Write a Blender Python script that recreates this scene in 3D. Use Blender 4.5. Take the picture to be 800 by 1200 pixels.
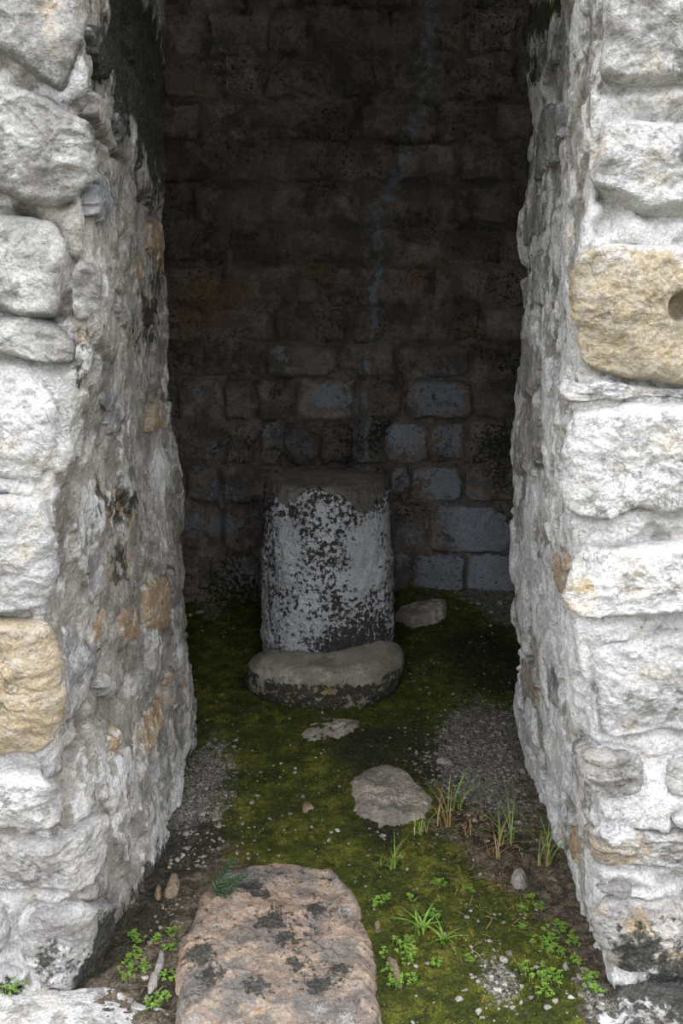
import bpy, math, random
import numpy as np
from mathutils import Vector
for o in list(bpy.data.objects): bpy.data.objects.remove(o)
SC = bpy.context.scene; COL = SC.collection
R = math.radians
# ------------------------------------------------------------------ camera
cd = bpy.data.cameras.new('camera'); cam = bpy.data.objects.new('camera', cd); COL.objects.link(cam)
cd.sensor_fit = 'VERTICAL'; cd.sensor_height = 36; cd.sensor_width = 24; cd.lens = 35
cam.location = (0, 0, 1.5); cam.rotation_euler = (R(90-13.26), 0, 0); SC.camera = cam
cd.clip_start = .05
# ------------------------------------------------------------------ sky: standard overcast, luminance proportional to (1 + 2 sin elevation)
W = bpy.data.worlds.new('overcast'); SC.world = W; W.use_nodes = True
nt = W.node_tree; nt.nodes.clear()
wo = nt.nodes.new('ShaderNodeOutputWorld'); bg = nt.nodes.new('ShaderNodeBackground'); nt.links.new(bg.outputs[0], wo.inputs[0])
tc = nt.nodes.new('ShaderNodeTexCoord'); sx = nt.nodes.new('ShaderNodeSeparateXYZ'); nt.links.new(tc.outputs['Generated'], sx.inputs[0])
rp = nt.nodes.new('ShaderNodeValToRGB'); nt.links.new(sx.outputs[2], rp.inputs[0]); nt.links.new(rp.outputs[0], bg.inputs[0])
rp.color_ramp.elements[0].position = 0.0; rp.color_ramp.elements[0].color = (.42, .424, .433, 1)
rp.color_ramp.elements[1].position = 1.0; rp.color_ramp.elements[1].color = (1.26, 1.272, 1.30, 1)
bg.inputs[1].default_value = 2.0
vs = SC.view_settings; vs.view_transform = 'Standard'; vs.look = 'None'; vs.exposure = 1.1; vs.gamma = 1; vs.use_curve_mapping = False

# ------------------------------------------------------------------ noise
_rng = np.random.default_rng(5)
_G = _rng.normal(size=(256, 3)); _G /= np.linalg.norm(_G, axis=1)[:, None]
def pn(p):
    i = np.floor(p).astype(np.int64); f = p-i; w = f*f*f*(f*(f*6-15)+10); r = 0
    for a in (0, 1):
        for b in (0, 1):
            for c in (0, 1):
                h = ((i[:, 0]+a)*374761393+(i[:, 1]+b)*668265263+(i[:, 2]+c)*1440662683) & 0xffffffff
                h = ((h ^ (h >> 13))*1274126177) & 0xffffffff; h = (h ^ (h >> 16)) & 255
                g = _G[h]; q = f-np.array([a, b, c])
                ww = (w[:, 0] if a else 1-w[:, 0])*(w[:, 1] if b else 1-w[:, 1])*(w[:, 2] if c else 1-w[:, 2])
                r = r+ww*(g*q).sum(1)
    return r*1.6
def fbm(p, f, o=4, g=.5, lac=2.1):
    r = 0; a = 1
    for k in range(o): r = r+a*pn(p*f+k*17.3); a *= g; f *= lac
    return r
def ridge(p, f, o=3):
    r = 0; a = 1
    for k in range(o): r = r+a*(1-2*np.abs(pn(p*f+k*9.1+3.7))); a *= .5; f *= 2.1
    return r
def terrace(v, n): x = v*n; i = np.floor(x); return (i+sstep(.3, .7, x-i))/n
def sstep(a, b, x): t = np.clip((x-a)/(b-a), 0, 1); return t*t*(3-2*t)

def floor_z(x, y):
    p = np.stack([x, y, 0*x], -1)
    return .018*pn(p*2.2)+.008*pn(p*7+4)+.07*sstep(4.12, 4.45, y)*sstep(-.1, .35, x)+.02*sstep(4.2, 4.45, y)
# ---- wall surfaces: (u, z) -> point; u runs along the front face, round the corner, through the door reveal
YN, LR, YB = 1.85, 1.18, 4.42          # front plane, reveal length, back wall plane (metres in front of the camera's foot)
def tab(z, t):
    t = np.array(sorted(t)); return np.interp(z, t[:, 0], t[:, 1])
WT = {'L': dict(s=-1,
        c=[(2.6,-.44),(1.89,-.445),(1.49,-.447),(1.32,-.478),(1.13,-.535),(.89,-.585),(.59,-.60),(.415,-.594),(.257,-.565),(.1,-.59),(-.1,-.60)],
        m=[(2.6,-.475),(1.5,-.485),(1.1,-.515),(.6,-.525),(.3,-.505),(0,-.493),(-.1,-.49)],
        f=[(2.6,-.497),(2.25,-.4995),(1.68,-.519),(1.3,-.525),(1.1,-.512),(.786,-.503),(.66,-.496),(.42,-.498),(.28,-.482),(.126,-.478),(-.1,-.48)]),
      'R': dict(s=1,
        c=[(2.6,.43),(2.0,.434),(1.62,.432),(1.53,.424),(1.33,.446),(1.27,.412),(1.06,.438),(.86,.45),(.63,.50),(.47,.514),(.32,.54),(.13,.557),(0,.59),(-.1,.6)],
        m=[(2.6,.47),(1.2,.475),(.9,.49),(.6,.525),(.3,.56),(.05,.592),(-.1,.6)],
        f=[(2.6,.52),(2.25,.523),(2.03,.542),(1.755,.535),(1.56,.538),(1.313,.536),(1.055,.527),(.786,.536),(.506,.552),(.306,.56),(.126,.562),(.0,.6),(-.1,.61)])}
def raw_wall(w, u, z):
    T = WT[w]; s = T['s']; xc, xm, xf = tab(z, T['c']), tab(z, T['m']), tab(z, T['f'])
    um = .36
    t1, t2 = np.clip(u/um, 0, 1), np.clip((u-um)/(LR-um), 0, 1)
    x = np.where(u < um, xc+(xm-xc)*t1, xm+(xf-xm)*t2)
    x = np.where(u < 0, xc+s*(-u), np.where(u > LR, xf+s*(u-LR), x))
    y = YN+np.clip(u, 0, LR)
    return np.stack([x, y, z], -1)
def smooth_wall(w, u, z):
    r = .05; k = np.linspace(-1, 1, 9); wt = np.exp(-2*k*k); wt /= wt.sum()
    return sum(a*raw_wall(w, u+r*b, z) for a, b in zip(wt, k))
def surf(w, u, z):
    """point and outward normal"""
    u = np.asarray(u, float); z = np.asarray(z, float); e = .01
    if w == 'B':
        P = np.stack([u, YB+0*u, z], -1); return P, np.tile([0., -1., 0.], (len(u), 1))
    if w == 'F':
        P = np.stack([u, z, floor_z(u, z)], -1); return P, np.tile([0., 0., 1.], (len(u), 1))
    P = smooth_wall(w, u, z)
    n = np.cross(smooth_wall(w, u+e, z)-smooth_wall(w, u-e, z), smooth_wall(w, u, z+e)-smooth_wall(w, u, z-e))
    if w == 'R': n = -n
    return P, n/np.linalg.norm(n, axis=1)[:, None]

# ------------------------------------------------------------------ measured layout (metres)
STONES = [
 ('L', [(-0.222,2.0),(-0.036,2.0),(-0.003,1.94),(0.015,1.9),(-0.018,1.848),(-0.033,1.812),(-0.06,1.824),(-0.099,1.848),(-0.144,1.876),(-0.228,1.908)], dict(H=0.018, amp=0.022, och=0.3, dark=0.12, pale=0.4)),
 ('L', [(-0.234,1.844),(-0.132,1.828),(-0.081,1.816),(-0.03,1.78),(0.117,1.752),(0.216,1.72),(0.015,1.664),(-0.042,1.632),(-0.075,1.616),(-0.159,1.644),(-0.249,1.66)], dict(H=0.018, amp=0.02, dark=0.14)),
 ('L', [(-0.252,1.612),(-0.117,1.604),(-0.066,1.592),(-0.051,1.552),(-0.06,1.492),(-0.048,1.444),(-0.072,1.424),(-0.126,1.436),(-0.165,1.444),(-0.261,1.46)], dict(H=0.016, amp=0.02, dark=0.12)),
 ('L', [(-0.039,1.52),(-0.015,1.532),(0.015,1.496),(0.027,1.448),(-0.006,1.42),(-0.033,1.428),(-0.045,1.476)], dict(H=0.018, amp=0.01)),
 ('L', [(-0.258,1.44),(-0.165,1.436),(-0.102,1.428),(-0.054,1.412),(-0.012,1.376),(-0.018,1.344),(-0.06,1.34),(-0.111,1.356),(-0.159,1.36),(-0.252,1.368)], dict(H=0.018, amp=0.014, dark=0.1)),
 ('L', [(-0.252,1.348),(-0.111,1.348),(-0.087,1.32),(-0.042,1.276),(-0.018,1.228),(-0.024,1.164),(-0.042,1.12),(-0.111,1.128),(-0.21,1.132)], dict(H=0.018, amp=0.018, lime=0.75)),
 ('L', [(-0.204,1.1),(-0.036,1.104),(0.006,1.044),(0.036,0.968),(0.036,0.88),(-0.012,0.864),(-0.081,0.86),(-0.18,0.864)], dict(H=0.02, amp=0.014, lime=0.85)),
 ('L', [(-0.183,0.844),(0.006,0.852),(0.039,0.808),(0.048,0.696),(0.036,0.588),(0.0,0.564),(-0.048,0.56),(-0.093,0.564),(-0.195,0.568)], dict(H=0.025, amp=0.008, och=1.0, pale=0.6)),
 ('L', [(-0.201,0.516),(-0.027,0.524),(0.036,0.48),(0.033,0.404),(-0.006,0.388),(-0.114,0.4),(-0.216,0.404)], dict(H=0.02, amp=0.01, lime=0.4, och=0.2)),
 ('L', [(-0.225,0.38),(-0.015,0.372),(0.033,0.372),(0.147,0.352),(0.174,0.308),(0.108,0.264),(0.033,0.224),(-0.042,0.256),(-0.15,0.256),(-0.258,0.256)], dict(H=0.014, amp=0.01, och=0.25)),
 ('L', [(-0.108,0.192),(-0.066,0.212),(0.012,0.212),(0.099,0.164),(0.18,0.116),(0.21,0.004),(0.192,-0.072),(0.108,-0.068),(-0.048,0.024),(-0.087,0.088),(-0.111,0.152)], dict(H=0.016, amp=0.012, dark=0.1)),
 ('L', [(-0.255,0.216),(-0.144,0.236),(-0.123,0.184),(-0.12,0.112),(-0.156,0.08),(-0.246,0.08)], dict(H=0.025, amp=0.01)),
 ('L', [(-0.042,0.008),(0.078,-0.052),(0.102,-0.092),(0.078,-0.092),(-0.039,-0.024)], dict(H=0.012, amp=0.006)),
 ('L', [(0.81,1.636),(0.996,1.656),(1.137,1.636),(1.122,1.56),(1.053,1.484),(0.903,1.512),(0.756,1.556)], dict(H=0.03, amp=0.01, och=0.75)),
 ('L', [(0.822,1.764),(1.056,1.812),(1.155,1.752),(1.089,1.676),(0.861,1.672)], dict(H=0.025, amp=0.01, och=0.35, dark=0.2)),
 ('L', [(0.084,1.684),(0.261,1.716),(0.348,1.692),(0.297,1.636),(0.159,1.6),(0.024,1.612)], dict(H=0.015, amp=0.008, blue=0.6)),
 ('L', [(0.042,1.808),(0.216,1.852),(0.354,1.86),(0.318,1.812),(0.162,1.776),(0.057,1.78)], dict(H=0.018, amp=0.008, och=0.4)),
 ('L', [(0.393,1.872),(0.564,1.912),(0.606,1.856),(0.552,1.78),(0.414,1.776),(0.333,1.816)], dict(H=0.018, amp=0.008, blue=0.8, dark=0.25)),
 ('L', [(0.645,1.844),(0.849,1.892),(0.915,1.816),(0.822,1.748),(0.66,1.756)], dict(H=0.014, amp=0.01, dark=0.2)),
 ('L', [(0.054,1.932),(0.39,2.024),(0.495,1.98),(0.45,1.912),(0.156,1.864),(0.033,1.88)], dict(H=0.016, amp=0.014, dark=0.5)),
 ('L', [(0.576,2.064),(0.882,2.152),(1.05,2.116),(1.008,2.012),(0.69,1.948),(0.57,1.996)], dict(H=0.016, amp=0.014, dark=0.55)),
 ('L', [(0.069,1.356),(0.189,1.364),(0.312,1.34),(0.306,1.3),(0.192,1.284),(0.072,1.316)], dict(H=0.022, amp=0.008)),
 ('L', [(0.267,1.464),(0.417,1.476),(0.513,1.432),(0.486,1.384),(0.366,1.38)], dict(H=0.012, amp=0.008, dark=0.15)),
 ('L', [(0.609,1.48),(0.804,1.488),(0.96,1.432),(0.924,1.364),(0.705,1.364)], dict(H=0.012, amp=0.01, och=0.4, dark=0.25)),
 ('L', [(0.519,1.548),(0.675,1.564),(0.753,1.528),(0.675,1.48),(0.531,1.492)], dict(H=0.012, amp=0.01, och=0.6)),
 ('L', [(0.84,1.164),(0.978,1.168),(1.02,1.104),(0.936,1.068),(0.798,1.1)], dict(H=0.014, amp=0.006, och=0.55)),
 ('L', [(0.183,1.268),(0.396,1.264),(0.591,1.204),(0.579,1.144),(0.435,1.132),(0.309,1.168)], dict(H=0.01, amp=0.007, blue=0.35)),
 ('L', [(0.624,0.712),(0.753,0.712),(0.861,0.68),(0.918,0.592),(0.873,0.516),(0.717,0.536),(0.609,0.624)], dict(H=0.02, amp=0.006, och=0.95)),
 ('L', [(0.948,0.708),(1.053,0.704),(1.101,0.588),(1.074,0.464),(0.942,0.492)], dict(H=0.014, amp=0.006, och=0.35, dark=0.1)),
 ('L', [(0.393,0.744),(0.504,0.716),(0.537,0.66),(0.504,0.616),(0.414,0.628),(0.366,0.688)], dict(H=0.014, amp=0.006, och=0.7, red=0.6)),
 ('L', [(0.435,0.436),(0.594,0.4),(0.72,0.372),(0.681,0.3),(0.561,0.284),(0.399,0.32),(0.369,0.392)], dict(H=0.016, amp=0.007, och=0.9)),
 ('L', [(0.786,0.408),(0.954,0.384),(1.047,0.328),(1.044,0.244),(0.876,0.252),(0.75,0.32)], dict(H=0.014, amp=0.007, och=0.45, red=0.5)),
 ('L', [(0.45,0.536),(0.546,0.524),(0.645,0.476),(0.636,0.44),(0.513,0.456),(0.426,0.508)], dict(H=0.022, amp=0.006)),
 ('L', [(0.276,0.608),(0.315,0.608),(0.351,0.58),(0.339,0.56),(0.3,0.564),(0.27,0.588)], dict(H=0.02, amp=0.004, blue=0.3)),
 ('L', [(0.222,0.776),(0.282,0.776),(0.303,0.712),(0.264,0.676),(0.213,0.716)], dict(H=0.012, amp=0.006, och=0.6, red=0.4)),
 ('L', [(0.183,0.948),(0.276,0.944),(0.312,0.872),(0.282,0.8),(0.204,0.816),(0.174,0.892)], dict(H=0.008, amp=0.008, blue=0.1)),
 ('L', [(0.075,0.796),(0.183,0.78),(0.237,0.676),(0.213,0.584),(0.114,0.568),(0.069,0.628),(0.066,0.724)], dict(H=0.012, amp=0.008, blue=0.2)),
 ('L', [(0.264,0.472),(0.309,0.476),(0.321,0.428),(0.279,0.404),(0.24,0.42)], dict(H=0.014, amp=0.006, och=0.8)),
 ('L', [(0.09,0.452),(0.144,0.444),(0.18,0.392),(0.141,0.376),(0.087,0.404)], dict(H=0.02, amp=0.01)),
 ('L', [(0.333,0.332),(0.522,0.28),(0.729,0.2),(0.735,0.144),(0.498,0.184),(0.309,0.232)], dict(H=0.006, amp=0.007, dark=0.05)),
 ('R', [(-0.006,2.0),(-0.261,2.0),(-0.276,1.832),(-0.159,1.824),(-0.072,1.824),(-0.033,1.816),(-0.009,1.832),(-0.006,1.868),(-0.009,1.908)], dict(H=0.026, amp=0.016, och=0.2, lime=0.2)),
 ('R', [(-0.021,1.756),(-0.06,1.768),(-0.165,1.768),(-0.282,1.768),(-0.297,1.616),(-0.177,1.616),(-0.111,1.612),(-0.081,1.62),(-0.054,1.64),(-0.015,1.652),(-0.003,1.676),(-0.009,1.72)], dict(H=0.028, amp=0.018, och=0.25, lime=0.3)),
 ('R', [(0.015,1.532),(-0.015,1.548),(-0.063,1.56),(-0.186,1.556),(-0.309,1.556),(-0.324,1.312),(-0.201,1.304),(-0.099,1.32),(-0.009,1.332),(0.012,1.36),(0.012,1.416),(0.06,1.468)], dict(H=0.035, amp=0.014, och=0.85, pale=0.8, lime=0.2, hole=(-0.174, 1.448))),
 ('R', [(0.108,1.296),(-0.018,1.316),(-0.105,1.308),(-0.207,1.296),(-0.333,1.296),(-0.342,1.284),(-0.213,1.284),(-0.114,1.28),(-0.045,1.276),(-0.009,1.268)], dict(H=0.012, amp=0.006, lime=0.6)),
 ('R', [(-0.006,1.248),(-0.048,1.268),(-0.111,1.272),(-0.219,1.276),(-0.348,1.276),(-0.345,1.068),(-0.213,1.064),(-0.15,1.064),(-0.111,1.072),(-0.084,1.056),(-0.039,1.048),(0.006,1.06),(0.03,1.124),(0.012,1.192)], dict(H=0.03, amp=0.018, lime=0.62, och=0.12)),
 ('R', [(0.012,0.972),(-0.033,0.992),(-0.117,0.996),(-0.216,1.012),(-0.345,1.012),(-0.351,0.868),(-0.219,0.864),(-0.15,0.856),(-0.084,0.86),(-0.015,0.852),(0.021,0.876)], dict(H=0.028, amp=0.014, och=0.5, pale=0.6, lime=0.3)),
 ('R', [(-0.024,0.776),(-0.057,0.8),(-0.111,0.812),(-0.213,0.828),(-0.348,0.828),(-0.324,0.616),(-0.186,0.616),(-0.117,0.612),(-0.036,0.6),(-0.012,0.62),(-0.018,0.696)], dict(H=0.03, amp=0.018, lime=0.5, och=0.12)),
 ('R', [(0.234,0.488),(0.033,0.568),(-0.033,0.56),(-0.084,0.568),(-0.108,0.548),(-0.108,0.484),(-0.072,0.468),(-0.03,0.472),(0.012,0.492),(0.141,0.472)], dict(H=0.014, amp=0.01, och=0.3)),
 ('R', [(-0.144,0.544),(-0.186,0.556),(-0.324,0.556),(-0.324,0.472),(-0.183,0.472),(-0.144,0.476)], dict(H=0.02, amp=0.01)),
 ('R', [(0.177,0.296),(0.009,0.404),(-0.072,0.396),(-0.177,0.392),(-0.318,0.392),(-0.312,0.328),(-0.171,0.32),(-0.075,0.308),(-0.015,0.312),(0.051,0.304)], dict(H=0.018, amp=0.01, och=0.4, pale=0.3, lime=0.25)),
 ('R', [(0.027,0.212),(-0.033,0.252),(-0.066,0.228),(-0.168,0.244),(-0.312,0.244),(-0.297,0.028),(-0.153,0.04),(-0.057,0.064),(-0.018,0.048),(0.018,0.096),(0.048,0.14)], dict(H=0.018, amp=0.014, och=0.35, dark=0.22, pale=0.2)),
 ('R', [(0.048,0.244),(-0.054,0.272),(-0.066,0.256),(-0.054,0.244),(0.015,0.244)], dict(H=0.018, amp=0.005, och=0.3)),
 ('R', [(-0.051,1.08),(-0.072,1.088),(-0.084,1.072),(-0.075,1.056),(-0.054,1.056)], dict(H=0.04, amp=0.004, lime=0.9)),
 ('R', [(-0.153,0.428),(-0.18,0.436),(-0.234,0.432),(-0.231,0.408),(-0.177,0.404),(-0.153,0.412)], dict(H=0.03, amp=0.004, lime=0.6)),
 ('R', [(1.155,2.116),(0.828,2.076),(0.501,2.016),(0.498,1.964),(0.819,1.988),(1.107,1.992),(1.152,2.048)], dict(H=0.014, amp=0.008, dark=0.3)),
 ('R', [(1.059,1.9),(0.771,1.908),(0.36,1.852),(0.309,1.78),(0.423,1.744),(0.702,1.744),(1.062,1.748),(1.149,1.832)], dict(H=0.016, amp=0.01, dark=0.22, blue=0.2)),
 ('R', [(1.152,1.704),(0.798,1.708),(0.585,1.664),(0.588,1.608),(0.828,1.596),(1.11,1.584)], dict(H=0.014, amp=0.01, dark=0.2)),
 ('R', [(1.095,1.304),(0.696,1.352),(0.546,1.312),(0.594,1.236),(0.888,1.168),(1.044,1.2)], dict(H=0.012, amp=0.007, och=0.35, dark=0.1)),
 ('R', [(1.089,1.068),(0.861,1.128),(0.591,1.156),(0.552,1.084),(0.669,1.008),(1.014,0.928),(1.125,0.984)], dict(H=0.016, amp=0.006, och=0.4, dark=0.2)),
 ('R', [(1.08,0.836),(0.912,0.892),(0.813,0.872),(0.867,0.76),(1.074,0.704)], dict(H=0.012, amp=0.006, och=0.3, dark=0.1)),
 ('R', [(0.495,1.184),(0.429,1.208),(0.381,1.172),(0.411,1.108),(0.495,1.104)], dict(H=0.01, amp=0.004, och=1.0)),
 ('R', [(0.396,0.864),(0.15,0.952),(0.024,0.952),(0.054,0.876),(0.321,0.808)], dict(H=0.012, amp=0.006, och=0.7)),
 ('R', [(0.996,0.376),(0.81,0.452),(0.744,0.4),(0.768,0.312),(0.948,0.244),(1.02,0.296)], dict(H=0.012, amp=0.006, och=0.4)),
 ('R', [(1.095,0.128),(0.984,0.208),(0.834,0.228),(0.762,0.188),(0.873,0.088),(1.137,-0.036),(1.14,0.028)], dict(H=0.03, amp=0.008, och=0.2)),
 ('R', [(0.456,0.108),(0.345,0.188),(0.252,0.2),(0.27,0.144),(0.405,0.056)], dict(H=0.012, amp=0.005, och=0.95)),
 ('R', [(0.63,0.472),(0.453,0.568),(0.378,0.544),(0.45,0.456),(0.582,0.408)], dict(H=0.008, amp=0.006)),
 ('R', [(0.921,1.556),(0.558,1.564),(0.39,1.508),(0.444,1.452),(0.768,1.424)], dict(H=0.01, amp=0.01, dark=0.15)),
]
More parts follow.
